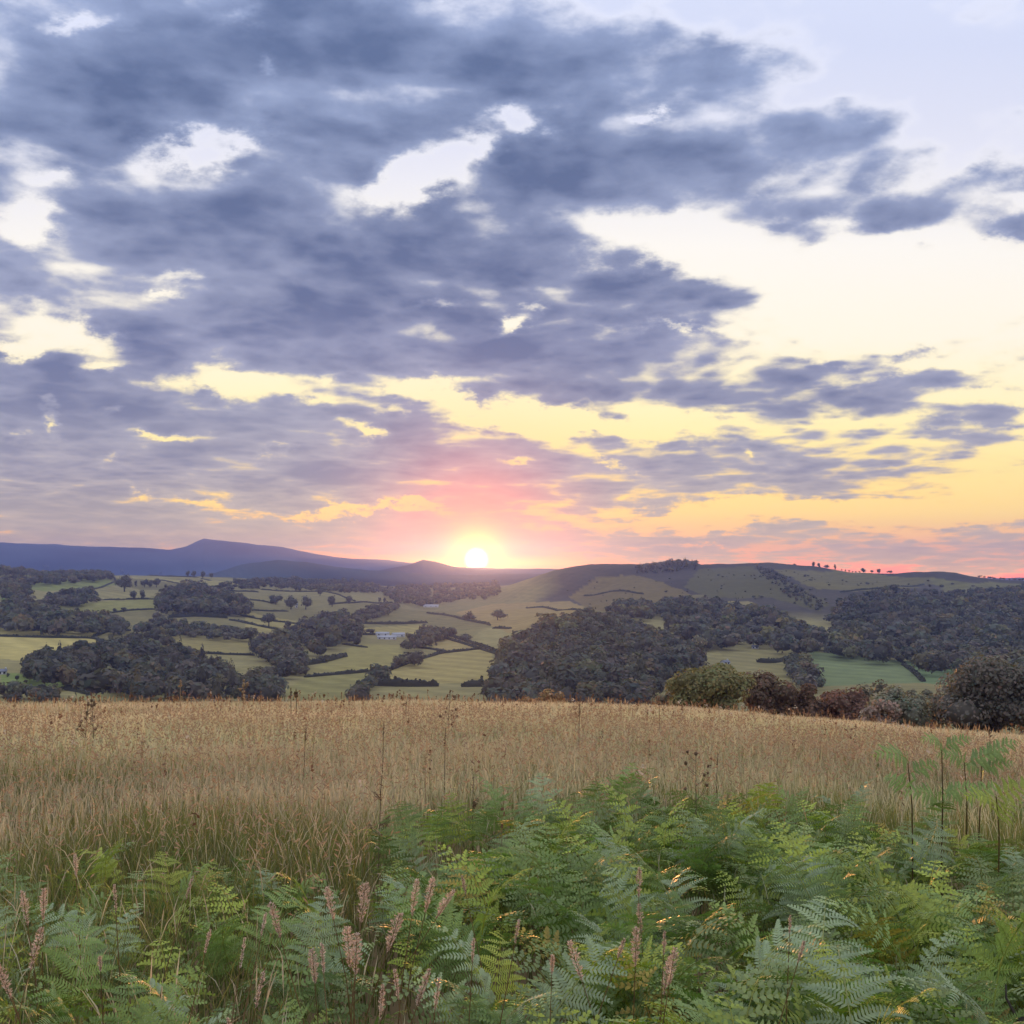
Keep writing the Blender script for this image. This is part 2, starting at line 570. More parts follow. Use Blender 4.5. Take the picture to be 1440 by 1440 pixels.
B2 = 0.000472
RT = np.array([300, 450, 600, 750, 950, 1200, 1500, 1900, 2400, 3200], float)
TAB = {
    -500: [1050, 988, 950, 915, 880, 850, 825, 806, 810, 812],
    0: [1050, 988, 950, 915, 880, 850, 826, 806, 811, 812],
    300: [1055, 990, 955, 922, 888, 856, 830, 811, 813, 814],
    450: [1060, 995, 958, 925, 895, 868, 844, 828, 820, 816],
    600: [1060, 992, 955, 928, 900, 878, 858, 842, 828, 820],
    700: [1060, 988, 952, 922, 892, 870, 853, 836, 824, 818],
    800: [1050, 978, 930, 885, 862, 862, 850, 820, 806, 812],
    900: [1050, 985, 940, 905, 876, 852, 828, 802, 800, 812],
    1000: [1050, 988, 952, 920, 882, 850, 822, 798, 800, 812],
    1100: [1050, 988, 955, 922, 882, 846, 816, 798, 800, 812],
    1200: [1050, 978, 955, 926, 886, 850, 825, 808, 810, 814],
    1320: [1050, 975, 957, 932, 895, 860, 834, 810, 811, 815],
    1440: [1050, 980, 960, 938, 900, 865, 838, 819, 820, 818],
    1940: [1050, 980, 962, 942, 905, 870, 842, 822, 822, 820],
}
TPX = np.array(sorted(TAB), float)
TPY = np.array([TAB[int(k)] for k in TPX], float)
RIDGES = [  # distance, front half-width, back half-width, polyline in the photo
    (7600, 1500, 1500, [(-700, 768), (-200, 762), (0, 763), (80, 765), (95, 767), (120, 768), (190, 770), (240, 773), (262, 768), (276, 761), (287, 757), (300, 759), (340, 763), (400, 770), (440, 778), (470, 783), (540, 787), (575, 791), (620, 796), (700, 799), (760, 800), (850, 812), (2000, 813)]),
    (5200, 700, 700, [(-700, 818), (480, 812), (540, 800), (575, 793), (595, 786), (612, 789), (640, 797), (680, 800), (730, 800), (770, 799), (830, 802), (900, 815), (2200, 818)]),
    (3400, 500, 700, [(-700, 822), (240, 818), (300, 806), (340, 793), (390, 787), (430, 789), (470, 796), (520, 801), (560, 803), (600, 807), (660, 808), (720, 806), (780, 806), (900, 815), (2200, 820)]),
    (1950, 330, 500, [(-700, 860), (640, 850), (720, 822), (780, 801), (830, 793), (870, 794), (900, 793), (930, 790), (950, 788), (975, 789), (985, 794), (1010, 793), (1040, 793), (1080, 791), (1110, 793), (1150, 797), (1175, 801), (1200, 805), (1260, 808), (1290, 804), (1320, 804), (1345, 806), (1365, 812), (1400, 817), (1440, 818), (2200, 822)]),
]


def z_at(py, r):
    """height of the point that shows at photo row py at range r straight ahead"""
    return EYE - (py - 815.0) / F * r


def smax(a, b, k):
    h = np.clip(0.5 + 0.5 * (a - b) / k, 0, 1)
    return b + (a - b) * h + k * h * (1 - h)


def terrain(theta, r):
    """height over the polar grid (bearing from +Y clockwise, range)"""
    th = np.clip(theta, -1.05, 1.05)
    px = 720 + F * np.tan(th)
    cosb = np.clip(np.cos(theta), -1, 1)
    side = np.where(np.abs(theta) > 1.05, np.clip(1 - (np.abs(theta) - 1.05) / 1.0, -1, 1), 1.0)
    hz = -(hill_a(px, np.cos(th)) * np.where(np.abs(theta) > 1.05, side, 1.0) * np.cos(th) ** 0 * r + B2 * r * r) * 1.0
    # small lumps on the meadow
    x, y = r * np.sin(theta), r * np.cos(theta)
    hz = hz + 0.10 * fbm(x / 3.0, y / 3.0, 5, 3) * np.clip(r / 3, 0, 1) + 0.35 * fbm(x / 22.0, y / 22.0, 9, 2) * np.clip(r / 20, 0, 1)
    lr = np.log(np.clip(r, RT[0], RT[-1]))
    # bilinear in (px, log r)
    pxc = np.clip(px, TPX[0], TPX[-1])
    i = np.clip(np.searchsorted(TPX, pxc) - 1, 0, len(TPX) - 2)
    u = (pxc - TPX[i]) / (TPX[i + 1] - TPX[i])
    u = u * u * (3 - 2 * u)
    j = np.clip(np.searchsorted(np.log(RT), lr) - 1, 0, len(RT) - 2)
    w = (lr - np.log(RT[j])) / (np.log(RT[j + 1]) - np.log(RT[j]))
    py = (TPY[i, j] * (1 - u) + TPY[i + 1, j] * u) * (1 - w) + (TPY[i, j + 1] * (1 - u) + TPY[i + 1, j + 1] * u) * w
    rr = np.clip(r, RT[0], None)
    tz = z_at(py, rr * np.cos(th))
    tz = np.where(r > 3200, np.minimum(tz, z_at(816, rr)), tz)
    tz = tz + np.clip((r - 450) / 600, 0, 1) * np.clip(r, 0, 2500) * 0.010 * fbm(x / 260.0, y / 260.0, 21, 4)
    for (rk, wf, wb, pl) in RIDGES:
        pl = np.array(pl, float)
        rz = z_at(np.interp(px, pl[:, 0], pl[:, 1]) + (2.6 if rk < 3000 else 1.6) * fbm(px / 26.0, px * 0 + rk, 301, 4), rk * np.cos(th))
        d = r - rk * (1 + 0.05 * fbm(px / 160.0, px * 0 + 3.3, 31, 3))
        g = np.exp(-np.where(d < 0, (d / wf) ** 2, (d / wb) ** 2))
        floor = -60.0
        rid = floor + (rz - floor) * g + g * (1 - g) * rk * 0.012 * fbm(x / (rk * .05), y / (rk * .05), 41, 4)
        tz = smax(tz, rid, 6.0 + rk * 0.0006)
        tz = np.where(np.abs(d) < 40 + rk * .002, np.minimum(tz, rz + 3), tz)
    return smax(hz, tz, 6.0)


TH = np.concatenate([np.radians(np.arange(-180, -36, 4.0)), np.radians(np.arange(-36, 36, 0.095)), np.radians(np.arange(36, 180.01, 4.0))])
RG = np.concatenate([np.geomspace(0.4, 110, 80), np.geomspace(112, 330, 30)[0:], np.geomspace(336, 2450, 200), np.geomspace(2480, 9600, 64)])
TT, RR = np.meshgrid(TH, RG, indexing='ij')
ZZ = terrain(TT, RR)
for _ in range(2):      # light smoothing of the table creases beyond the meadow
    S = ZZ.copy()
    S[:, 1:-1] = 0.25 * ZZ[:, :-2] + 0.5 * ZZ[:, 1:-1] + 0.25 * ZZ[:, 2:]
    ZZ = np.where(RR > 130, S, ZZ)
XX, YY = RR * np.sin(TT), RR * np.cos(TT)
PXg, PYg = project(np.stack([XX, YY, ZZ], -1))
LRG = np.log(RG)


def ground(x, y):
    x, y = np.asarray(x, float), np.asarray(y, float)
    r = np.clip(np.hypot(x, y), RG[0], RG[-1])
    t = np.arctan2(x, y)
    ti = np.clip(np.searchsorted(TH, t) - 1, 0, len(TH) - 2)
    a = np.clip((t - TH[ti]) / (TH[ti + 1] - TH[ti]), 0, 1)
    ri = np.clip(np.searchsorted(RG, r) - 1, 0, len(RG) - 2)
    b = np.clip((r - RG[ri]) / (RG[ri + 1] - RG[ri]), 0, 1)
    return (ZZ[ti, ri] * (1 - a) + ZZ[ti + 1, ri] * a) * (1 - b) + (ZZ[ti, ri + 1] * (1 - a) + ZZ[ti + 1, ri + 1] * a) * b


def hit(px, py, rmin=1.0):
    """where the sight line through a photo pixel first meets the ground"""
    d = ray(px, py)
    k = math.hypot(d[0], d[1])
    r = np.geomspace(rmin, 9500, 2600)
    x, y = d[0] / k * r, d[1] / k * r
    z = EYE + d[2] / k * r
    g = ground(x, y)
    below = np.nonzero(z <= g)[0]
    if len(below) == 0:
        i = int(np.argmin(z - g))
    else:
        i = int(below[0])
    return float(x[i]), float(y[i]), float(g[i]), float(r[i])


# ground colours: what grows there (grass, hay, bracken, moor), by field
HAY, PASTURE, OLIVE, BRACKEN, MOOR = (.36, .34, .15), (.19, .25, .085), (.26, .215, .085), (.08, .066, .048), (.03, .04, .045)
FIELDS = [
    ([(0, 878), (180, 886), (132, 893), (0, 893)], (.31, .30, .13)),
    ([(-40, 896), (130, 897), (150, 903), (110, 915), (85, 915), (40, 930), (-40, 924)], (.42, .40, .17)),
    ([(80, 850), (220, 842), (220, 857), (150, 862), (90, 862)], (.25, .27, .11)),
    ([(40, 818), (150, 812), (165, 822), (130, 828), (60, 832), (40, 828)], (.21, .26, .10)),
    ([(0, 832), (30, 842), (35, 850), (0, 845)], (.16, .25, .08)),
    ([(150, 810), (340, 818), (330, 828), (280, 825), (230, 818)], (.30, .30, .14)),
    ([(0, 945), (40, 948), (90, 958), (90, 970), (0, 968)], (.20, .28, .10)),
    ([(95, 960), (270, 980), (270, 990), (110, 985)], (.24, .25, .12)),
    ([(212, 895), (350, 896), (350, 920), (280, 918), (240, 898)], (.27, .26, .12)),
    ([(345, 860), (440, 878), (420, 892), (345, 895)], (.30, .29, .13)),
    ([(380, 985), (430, 952), (520, 945), (545, 940), (500, 985)], (.24, .25, .11)),
    ([(430, 945), (500, 905), (570, 908), (560, 935), (500, 945)], (.28, .28, .12)),
    ([(545, 942), (620, 918), (690, 911), (700, 960), (520, 962)], (.33, .31, .14)),
    ([(480, 885), (600, 878), (600, 890), (490, 893)], (.30, .29, .13)),
    ([(600, 905), (640, 895), (690, 910), (620, 916)], (.33, .30, .14)),
    ([(640, 862), (690, 850), (800, 845), (830, 858), (760, 880), (715, 890), (690, 880)], (.29, .25, .12)),
    ([(1140, 915), (1275, 930), (1300, 960), (1150, 965), (1130, 930)], (.17, .235, .125)),
    ([(1275, 930), (1345, 942), (1345, 968), (1298, 960)], (.15, .235, .125)),
    ([(1000, 905), (1060, 908), (1130, 912), (1100, 925), (1020, 925)], (.24, .24, .12)),
    ([(1060, 930), (1110, 930), (1150, 965), (1080, 965)], (.23, .23, .11)),
    ([(800, 840), (840, 812), (890, 808), (920, 815), (960, 830), (985, 842), (900, 852), (860, 860), (830, 858)], (.165, .145, .07)),
    ([(1088, 800), (1170, 802), (1260, 812), (1300, 812), (1340, 818), (1260, 830), (1180, 832), (1150, 830), (1110, 812)], (.15, .15, .075)),
    ([(1090, 866), (1110, 868), (1150, 887), (1130, 886)], (.26, .25, .12)),
    ([(990, 842), (1050, 846), (1075, 860), (1060, 862), (1000, 848)], (.25, .24, .12)),
    ([(1310, 815), (1440, 820), (1440, 832), (1330, 835)], (.16, .17, .08)),
    ([(985, 800), (1060, 798), (1090, 812), (1170, 850), (1150, 858), (1080, 840), (1000, 840), (960, 826)], (.105, .11, .06)),
]
TINT = np.zeros(ZZ.shape + (3,), np.float32)
# patchwork of pastures as a base
cx, cy = XX / 210 + 0.8 * fbm(XX / 300, YY / 300, 3), YY / 260 + 0.8 * fbm(XX / 300, YY / 300, 8)
cell = vnoise(np.floor(cx), np.floor(cy), 77)
TINT[:] = np.array(OLIVE) * (0.8 + 0.45 * cell)[..., None]
far = np.clip((RR - 2450) / 300, 0, 1)[..., None]
moor = np.array(MOOR) * np.clip(1.25 + 4.0 * fbm(XX / 420, YY / 420, 12, 5)[..., None], .35, 3.2)
TINT = TINT * (1 - far) + moor * far
right = np.clip((PXg + 110 * fbm(XX / 120, YY / 120, 211, 4) - np.where(RR > 1350, 735, 930)) / 55, 0, 1) * np.clip((RR - 1000) / 120, 0, 1) * (RR < 2450)
right = right[..., None]
TINT = TINT * (1 - right) + right * np.array(BRACKEN) * (1.15 + 1.0 * fbm(XX / 120, YY / 120, 17, 4)[..., None])
wx_ = 1.6 + 5.0 * np.clip((PXg - 900) / 200, 0, 1)
PXw = PXg + wx_ * 2.2 * fbm(XX / 45, YY / 45, 201, 4)
PYw = PYg + wx_ * 1.2 * fbm(XX / 45, YY / 45, 207, 4)
for poly, c in FIELDS:
    c = np.array(c) * np.array((1.16, .96, .74))
    inside = in_poly(PXw, PYw, poly) & (RR > 330) & (RR < 2450)
    TINT[inside] = c
TINT *= (1 + 0.10 * np.sin((XX * .8 + YY * .6) / 3.2) * (fbm(XX / 160, YY / 160, 66, 2) > .05) + 0.25 * fbm(XX / 25, YY / 25, 55, 4) + 0.12 * fbm(XX / 140, YY / 140, 57, 3))[..., None]
meadow_c = np.array((.22, .15, .075)) * (1 + 0.5 * fbm(XX / 4, YY / 4, 61, 4))[..., None]
mw = np.clip((330 - RR) / 100, 0, 1)[..., None]
TINT = TINT * (1 - mw) + meadow_c * mw
TINT = np.clip(TINT, .01, .8)

M_GROUND = plain_mat('meadow_soil', (1, 1, 1), 0.95, 0.5, 6.0, 0.05, attr=True)
M_FIELD = plain_mat('field_grass', (1, 1, 1), 0.95, 0.75, 0.11, 0.05, attr=True)
M_MOOR = plain_mat('moorland', (1, 1, 1), 0.95, 0.4, 0.004, 0.05, attr=True)


def sheet(name, i0, i1, m):
    nt = len(TH)
    sub = slice(i0, i1 + 1)
    nr = i1 + 1 - i0
    v = np.stack([XX[:, sub], YY[:, sub], ZZ[:, sub]], -1).reshape(-1, 3)
    c = TINT[:, sub].reshape(-1, 3)
    a, b = np.meshgrid(np.arange(nt - 1), np.arange(nr - 1), indexing='ij')
    f = np.stack([a * nr + b, a * nr + b + 1, (a + 1) * nr + b + 1, (a + 1) * nr + b], -1).reshape(-1, 4)[:, ::-1]
    fs = [f]
    if i0 == 0:
        v = np.concatenate([v, [[0, 0, 0]]])
        c = np.concatenate([c, c[:1]])
        a = np.arange(nt - 1)
        fs.append(np.stack([np.full(nt - 1, len(v) - 1), (a + 1) * nr, a * nr], -1))
    me = mesh(name, v, fs, m, c, True)
    o = obj(name, me)
    props(o, kind='structure')
    return o


i130 = 109
i2450 = int(np.searchsorted(RG, 2470))
sheet('meadow_ground', 0, i130, M_GROUND)
sheet('valley_fields', i130, i2450, M_FIELD)
sheet('hills', i2450, len(RG) - 1, M_MOOR)


# ------------------------------------------------------------------ trees
def crown(rg, n, size, rx, rz, lobes=7, base=0.0, loose=False):
    """leaf clumps spread over the lobes of a crown; returns verts, quads, core verts/tris, tints"""
    L = rg.normal(size=(lobes, 3))
    L /= np.linalg.norm(L, axis=1)[:, None]
    L *= np.array((rx, rx, rz)) * rg.uniform(0.30, 0.66, (lobes, 1))
    L[0] = 0
    Rl = rg.uniform(0.42, 0.66, lobes)
    Rl[0] = 0.68
    if loose:
        L *= 1.28
        Rl = rg.uniform(0.24, 0.46, lobes)
        Rl[0] = 0.62
    which = rg.integers(0, lobes, n)
    d = rg.normal(size=(n, 3))
    d[:, 2] += 0.42
    d /= np.linalg.norm(d, axis=1)[:, None]
    rad = Rl[which] * rg.uniform(0.78, 1.06, n)
    P = L[which] + d * rad[:, None] * np.array((rx, rx, rz))
    P[:, 2] += base + rz
    P[:, 2] = np.maximum(P[:, 2], base * 0.6 + 0.15 * rz * rg.uniform(0, 1, n))
    nrm = d + np.array((0, 0, .35)) + rg.normal(size=(n, 3)) * 0.40
    nrm /= np.linalg.norm(nrm, axis=1)[:, None]
    a = np.cross(nrm, rg.normal(size=(n, 3)))
    a /= np.linalg.norm(a, axis=1)[:, None]
    b = np.cross(nrm, a)
    s = size * rg.uniform(0.5, 1.25, (n, 1))
    k = rg.uniform(0.6, 1.2, (4, n, 1))
    V_ = np.stack([P - a * s * k[0], P - b * s * 0.75 * k[1], P + a * s * k[2], P + b * s * 0.75 * k[3]], 1).reshape(-1, 3)
    Q = np.arange(4 * n).reshape(-1, 4)
    t = np.repeat((0.82 + 0.36 * rg.random(lobes))[which] * rg.uniform(0.88, 1.12, n), 4)
    T = t[:, None] * np.array((1, 1, 1)) * np.stack([1 + 0.12 * np.repeat(rg.normal(size=n), 4)] + [np.ones(4 * n)] * 2, 1)
    return V_, Q, T.astype(np.float32), L, Rl


ICO_V = None


def ico():
    global ICO_V, ICO_F
    if ICO_V is None:
        p = (1 + 5 ** 0.5) / 2
        ICO_V = np.array([(-1, p, 0), (1, p, 0), (-1, -p, 0), (1, -p, 0), (0, -1, p), (0, 1, p), (0, -1, -p), (0, 1, -p), (p, 0, -1), (p, 0, 1), (-p, 0, -1), (-p, 0, 1)], float)
        ICO_V /= np.linalg.norm(ICO_V[0])
        ICO_F = np.array([(0, 11, 5), (0, 5, 1), (0, 1, 7), (0, 7, 10), (0, 10, 11), (1, 5, 9), (5, 11, 4), (11, 10, 2), (10, 7, 6), (7, 1, 8), (3, 9, 4), (3, 4, 2), (3, 2, 6), (3, 6, 8), (3, 8, 9), (4, 9, 5), (2, 4, 11), (6, 2, 10), (8, 6, 7), (9, 8, 1)])
    return ICO_V, ICO_F


def wood_proto(seed, n):
    rg = np.random.default_rng(seed)
    V_, Q, T, L, Rl = crown(rg, n, 0.155 if n < 100 else 0.108, 0.5, 0.40, 6, 0.12)
    iv, if_ = ico()
    cv = iv * np.array((0.34, 0.34, 0.30)) + np.array((0, 0, 0.50))
    return V_, Q, T, cv, if_


PROTO_FAR = [wood_proto(100 + k, 60) for k in range(8)]
PROTO_MID = [wood_proto(200 + k, 140) for k in range(8)]
CONIFER = []
for k in range(4):
    rg = np.random.default_rng(300 + k)
    n = 60
    h = rg.random(n) ** 0.8
    ang = rg.uniform(0, 6.28, n)
    rr = 0.26 * (1 - h) + 0.02
    P = np.stack([np.cos(ang) * rr, np.sin(ang) * rr, 0.08 + h * 0.95], 1)
    nr = np.stack([np.cos(ang), np.sin(ang), np.full(n, .5)], 1) + rg.normal(size=(n, 3)) * .4
    a = np.cross(nr, rg.normal(size=(n, 3)))
    a /= np.linalg.norm(a, axis=1)[:, None]
    b_ = np.cross(nr, a)
    b_ /= np.linalg.norm(b_, axis=1)[:, None]
    s = 0.12 * (1.1 - h)[:, None]
    V_ = np.stack([P - a * s, P - b_ * s, P + a * s, P + b_ * s], 1).reshape(-1, 3)
    CONIFER.append((V_, np.arange(4 * n).reshape(-1, 4), np.ones((4 * n, 3)) * rg.uniform(.6, .9), ico()[0] * np.array((.14, .14, .35)) + np.array((0, 0, .42)), ico()[1]))


def wood(name, poly, label, spacing=8.5, hgt=(9, 14), rmax=2450, tint=(1, 1, 1), conif=0.0, cat='wood', rmin=330, step=None, wide=1.0):
    rg = np.random.default_rng(abs(hash(label)) % 10000 if False else sum(map(ord, label)))
    P = np.array(poly, float)
    # range limits of the footprint
    x0, x1, y0, y1 = P[:, 0].min() - 4, P[:, 0].max() + 4, P[:, 1].min(), P[:, 1].max()
    sel = (PXg > x0) & (PXg < x1) & (PYg > y0 - 3) & (PYg < y1 + 8) & (RR > rmin) & (RR < rmax)
    if not sel.any():
        return None
    r0, r1 = RR[sel].min(), RR[sel].max()
    t0, t1 = math.atan((x0 - 720) / F), math.atan((x1 - 720) / F)
    area = 0.5 * (t1 - t0) * (r1 ** 2 - r0 ** 2)
    n = int(min(area / spacing ** 2, 60000))
    r = np.sqrt(rg.uniform(r0 ** 2, r1 ** 2, n))
    t = rg.uniform(t0, t1, n)
    x, y = r * np.sin(t), r * np.cos(t)
    z = ground(x, y)
    h = rg.uniform(hgt[0], hgt[1], n) * np.clip(rg.normal(1, .22, n), .55, 1.45) * (1 + 0.25 * fbm(x / 40, y / 40, 91, 2))
    px, py = project(np.stack([x, y, z + 0.45 * h], -1))
    ok = in_poly(px, py, poly)
    x, y, z, h, r = x[ok], y[ok], z[ok], h[ok], r[ok]
    # keep them apart
    keep = []
    cells = {}
    cs = spacing * 0.75
    for i in range(len(x)):
        c = (int(x[i] // cs), int(y[i] // cs))
        if c in cells:
            continue
        cells[c] = 1
        keep.append(i)
    acc = Acc()
    tint = np.array(tint)
    for i in keep:
        if rg.random() < conif:
            pr = CONIFER[rg.integers(0, 4)]
            s = np.array((h[i] * .9, h[i] * .9, h[i] * 1.25))
        else:
            pr = (PROTO_MID if r[i] < 800 else PROTO_FAR)[rg.integers(0, 8)]
            w_ = rg.uniform(0.85, 1.2) * wide
            s = np.array((h[i] * w_, h[i] * w_, h[i]))
        a = rg.uniform(0, 6.28)
        ca, sa = math.cos(a), math.sin(a)
        R_ = np.array(((ca, -sa, 0), (sa, ca, 0), (0, 0, 1)))
        o = np.array((x[i], y[i], z[i] - 0.3))
        sp_ = rg.random()
        br = rg.uniform(0.8, 1.2) * tint * (np.array((1.45, 1.35, 1.0)) if sp_ < .16 else (.72 if sp_ > .82 else 1.0)) * np.array((rg.uniform(.9, 1.15), 1, rg.uniform(.85, 1.1)))
        acc.add((pr[0] @ R_.T) * s + o, None, pr[1], pr[2] * br)
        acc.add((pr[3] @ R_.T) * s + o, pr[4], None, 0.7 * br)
    if not acc.v:
        return None
    o = obj(name, acc.mesh(name, M_TREE))
    props(o, label, cat, None, 'stuff')
    return o


WOODS = [
    ('copse', [(40, 937), (46, 922), (90, 914), (140, 908), (160, 900), (205, 894), (235, 898), (260, 913), (278, 920), (300, 932), (330, 944), (336, 975), (260, 980), (180, 970), (90, 952), (45, 947)], 'large dark copse in the valley below the bright hay field', 7.5, (9, 14), .12),
    ('copse', [(0, 847), (40, 842), (75, 852), (90, 866), (125, 862), (172, 872), (182, 887), (120, 886), (50, 885), (12, 882), (0, 876)], 'broad dark belt of trees above the bright hay field', 8.5, (10, 15), 0),
    ('copse', [(0, 800), (25, 799), (60, 806), (150, 804), (158, 811), (100, 817), (60, 818), (0, 822)], 'dark wood on the plateau edge under the blue mountain', 9.5, (9, 14), 0),
    ('copse', [(0, 820), (30, 818), (42, 832), (32, 843), (0, 836)], 'small dark wood at the picture edge beside the green paddock', 9, (10, 14), 0),
    ('copse', [(62, 840), (90, 831), (130, 827), (145, 843), (100, 849), (75, 849)], 'long low spinney between the upper left pastures', 8.5, (8, 13), 0),
    ('copse', [(220, 843), (228, 832), (250, 826), (268, 818), (282, 824), (310, 831), (335, 836), (353, 851), (352, 859), (300, 859), (225, 856)], 'rounded dark copse alone among the middle pastures', 8, (10, 15), 0),
    ('copse', [(188, 886), (215, 872), (222, 863), (235, 872), (280, 876), (330, 883), (358, 888), (352, 896), (280, 894), (200, 889)], 'thin belt of trees running from the rounded copse field to the stream', 7.5, (7, 11), 0),
    ('copse', [(352, 912), (365, 899), (395, 895), (405, 886), (420, 905), (430, 925), (432, 940), (415, 950), (395, 938), (375, 925)], 'streamside wood with billowing crowns in the valley middle', 7, (9, 14), 0),
    ('copse', [(330, 985), (345, 955), (370, 942), (400, 945), (402, 958), (385, 976), (345, 984)], 'wood at the foot of the valley just over the meadow brow', 7, (9, 13), 0),
    ('copse', [(398, 887), (450, 868), (480, 860), (500, 872), (508, 890), (505, 897), (460, 905), (450, 920), (438, 918), (428, 900)], 'dark wood beside the farm pastures with a ragged lower edge', 8, (10, 14), 0),
    ('copse', [(495, 862), (545, 848), (562, 852), (530, 868), (490, 874)], 'narrow wooded strip climbing toward the sunlit hills', 8.5, (8, 12), 0),
    ('copse', [(565, 906), (575, 894), (600, 884), (640, 887), (625, 896), (600, 903), (585, 909)], 'dark trees sheltering the white farm buildings', 7.5, (8, 12), 0),
    ('copse', [(555, 937), (560, 924), (575, 919), (590, 926), (572, 936)], 'rounded thicket on the diagonal hedge below the farm', 6, (7, 10), 0),
    ('copse', [(518, 960), (528, 942), (538, 938), (541, 950), (524, 963)], 'slim thicket joining two hedges below the farm', 6, (7, 10), 0),
    ('copse', [(488, 986), (500, 966), (514, 958), (522, 975), (516, 986)], 'bushy thicket poking above the meadow brow left of the tall weed', 6, (8, 11), 0),
    ('knoll_wood', [(690, 992), (698, 935), (715, 905), (745, 890), (790, 870), (830, 863), (870, 867), (910, 882), (950, 902), (985, 915), (985, 935), (940, 955), (915, 980), (880, 995), (780, 996)], 'steep rounded knoll covered in dark woodland in the valley centre', 7.5, (9, 14), .05),
    ('hillside_wood', [(925, 850), (935, 843), (990, 843), (1040, 851), (1085, 856), (1100, 864), (1150, 886), (1182, 886), (1210, 876), (1240, 848), (1280, 838), (1320, 842), (1360, 838), (1460, 832), (1460, 962), (1400, 952), (1345, 941), (1280, 928), (1200, 920), (1130, 913), (1080, 906), (1050, 901), (1010, 906), (985, 908), (950, 892)], 'great dark oak wood spread over the right-hand hillside', 9.5, (10, 15), .03),
    ('copse', [(1105, 926), (1120, 920), (1138, 930), (1150, 955), (1165, 966), (1132, 966), (1112, 946)], 'small wood dividing the green field from the cottage pasture', 7, (8, 12), 0),
    ('ridge_plantation', [(890, 797), (950, 789), (980, 790), (980, 797), (940, 803), (895, 804)], 'dark plantation along the top of the right-hand ridge', 11, (8, 11), .3),
    ('hillside_wood', [(535, 828), (620, 815), (700, 815), (705, 838), (640, 843), (600, 850), (555, 846)], 'hazy wood on the slopes beneath the setting sun', 14, (9, 13), 0),
    ('gully_scrub', [(1062, 795), (1085, 800), (1130, 830), (1165, 850), (1150, 857), (1110, 838), (1075, 812)], 'dark scrub filling the gully on the bare right-hand hill', 9, (3, 7), 0),
    ('copse', [(850, 856), (880, 846), (915, 846), (925, 862), (900, 870)], 'patch of trees at the head of the knoll beside the pale cottage', 8.5, (9, 13), 0),
    ('copse', [(0, 985), (0, 969), (20, 966), (40, 971), (55, 964), (85, 971), (88, 985)], 'dark bushes along the meadow brow at the left picture edge', 6, (6, 9), 0),
    ('hillside_wood', [(290, 830), (335, 815), (420, 812), (520, 818), (545, 832), (470, 830), (380, 824)], 'low wood at the foot of the rounded middle hill', 13, (8, 12), 0),
    ('hillside_wood', [(1160, 862), (1200, 836), (1260, 828), (1330, 832), (1440, 826), (1440, 842), (1280, 845), (1215, 880), (1180, 886)], 'dusky upper fringe of the wood below the right-hand pastures', 10, (7, 12), 0),
]
SCRUB = [
    ('hillside_scrub', [(985, 800), (1060, 796), (1170, 812), (1260, 828), (1180, 850), (1120, 850), (1000, 840), (960, 826)], 'scattered dark bushes on the bare right-hand hillside', 38, (1.2, 3.6)),
    ('hillside_scrub', [(780, 806), (840, 802), (940, 808), (980, 838), (900, 846), (840, 852), (780, 845)], 'scattered bushes on the slope right of the sun', 60, (1.2, 3.4)),
    ('hillside_scrub', [(1180, 812), (1440, 820), (1440, 832), (1260, 830)], 'scattered bushes on the far right pastures', 60, (2, 5)),
]
for (nm, poly, lab, sp, hg) in SCRUB:
    wood(nm, poly, lab, sp, hg, cat='bushes', wide=1.5)
for (nm, poly, lab, sp, hg, cf) in WOODS:
    wood(nm, poly, lab, sp * .95, (hg[0] * .72, hg[1] * .92), conif=cf)


def tree(px, pyb, hpx, wpx, label, group=None, rmin=330, n=420, name='field_tree', mat_=None, tint=(1, 1, 1), cat='tree', seed=None, r=None, sink=0.0, lobes=8, leaf=None, base=0.04, loose=False):
    """a single tree standing where the sight line through (px, pyb) meets the ground"""
    if r is None:
        x, y, z, rr = hit(px, pyb, rmin)
    else:
        d = ray(px, 815)
        k = math.hypot(d[0], d[1])
        x, y, rr = d[0] / k * r, d[1] / k * r, r
        z = float(ground(x, y))
    H = hpx / F * rr
    Wd = wpx / F * rr
    rg = np.random.default_rng(int(px * 7 + pyb * 13) if seed is None else seed)
    e = empty(name, (x, y, z - sink), rg.uniform(0, 6.28))
    rz = H * (1 - base) * 0.5
    ls = (leaf if leaf else max(0.35, 0.055 * H + 0.35))
    V_, Q, T, L, Rl = crown(rg, n, ls, Wd * 0.5, rz, lobes, H * base, loose)
    acc = Acc()
    acc.add(V_, None, Q, T * np.array(tint))
    iv, jf = ico()
    for l, q in zip(L, Rl):
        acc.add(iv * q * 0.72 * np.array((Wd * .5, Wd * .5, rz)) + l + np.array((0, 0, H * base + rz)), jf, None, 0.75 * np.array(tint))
    obj('crown', acc.mesh('crown', mat_ or M_TREE), e)
    tk = Acc()
    tr = max(0.12, 0.035 * H)
    tube(tk, [(0, 0, -0.4), (0.02 * H, 0, H * 0.2), (-0.01 * H, 0.01 * H, H * 0.45), (0, 0, H * 0.75)], [tr * 1.3, tr, tr * .7, tr * .25], 7)
    for l in L[1:6]:
        q = l + np.array((0, 0, H * base + rz))
        tube(tk, [(0, 0, H * .22), q * .5 + np.array((0, 0, H * .12)), q], [tr * .5, tr * .35, tr * .1], 5)
    obj('trunk', tk.mesh('trunk', M_BARK, True), e)
    props(e, label, cat, group)
    return e


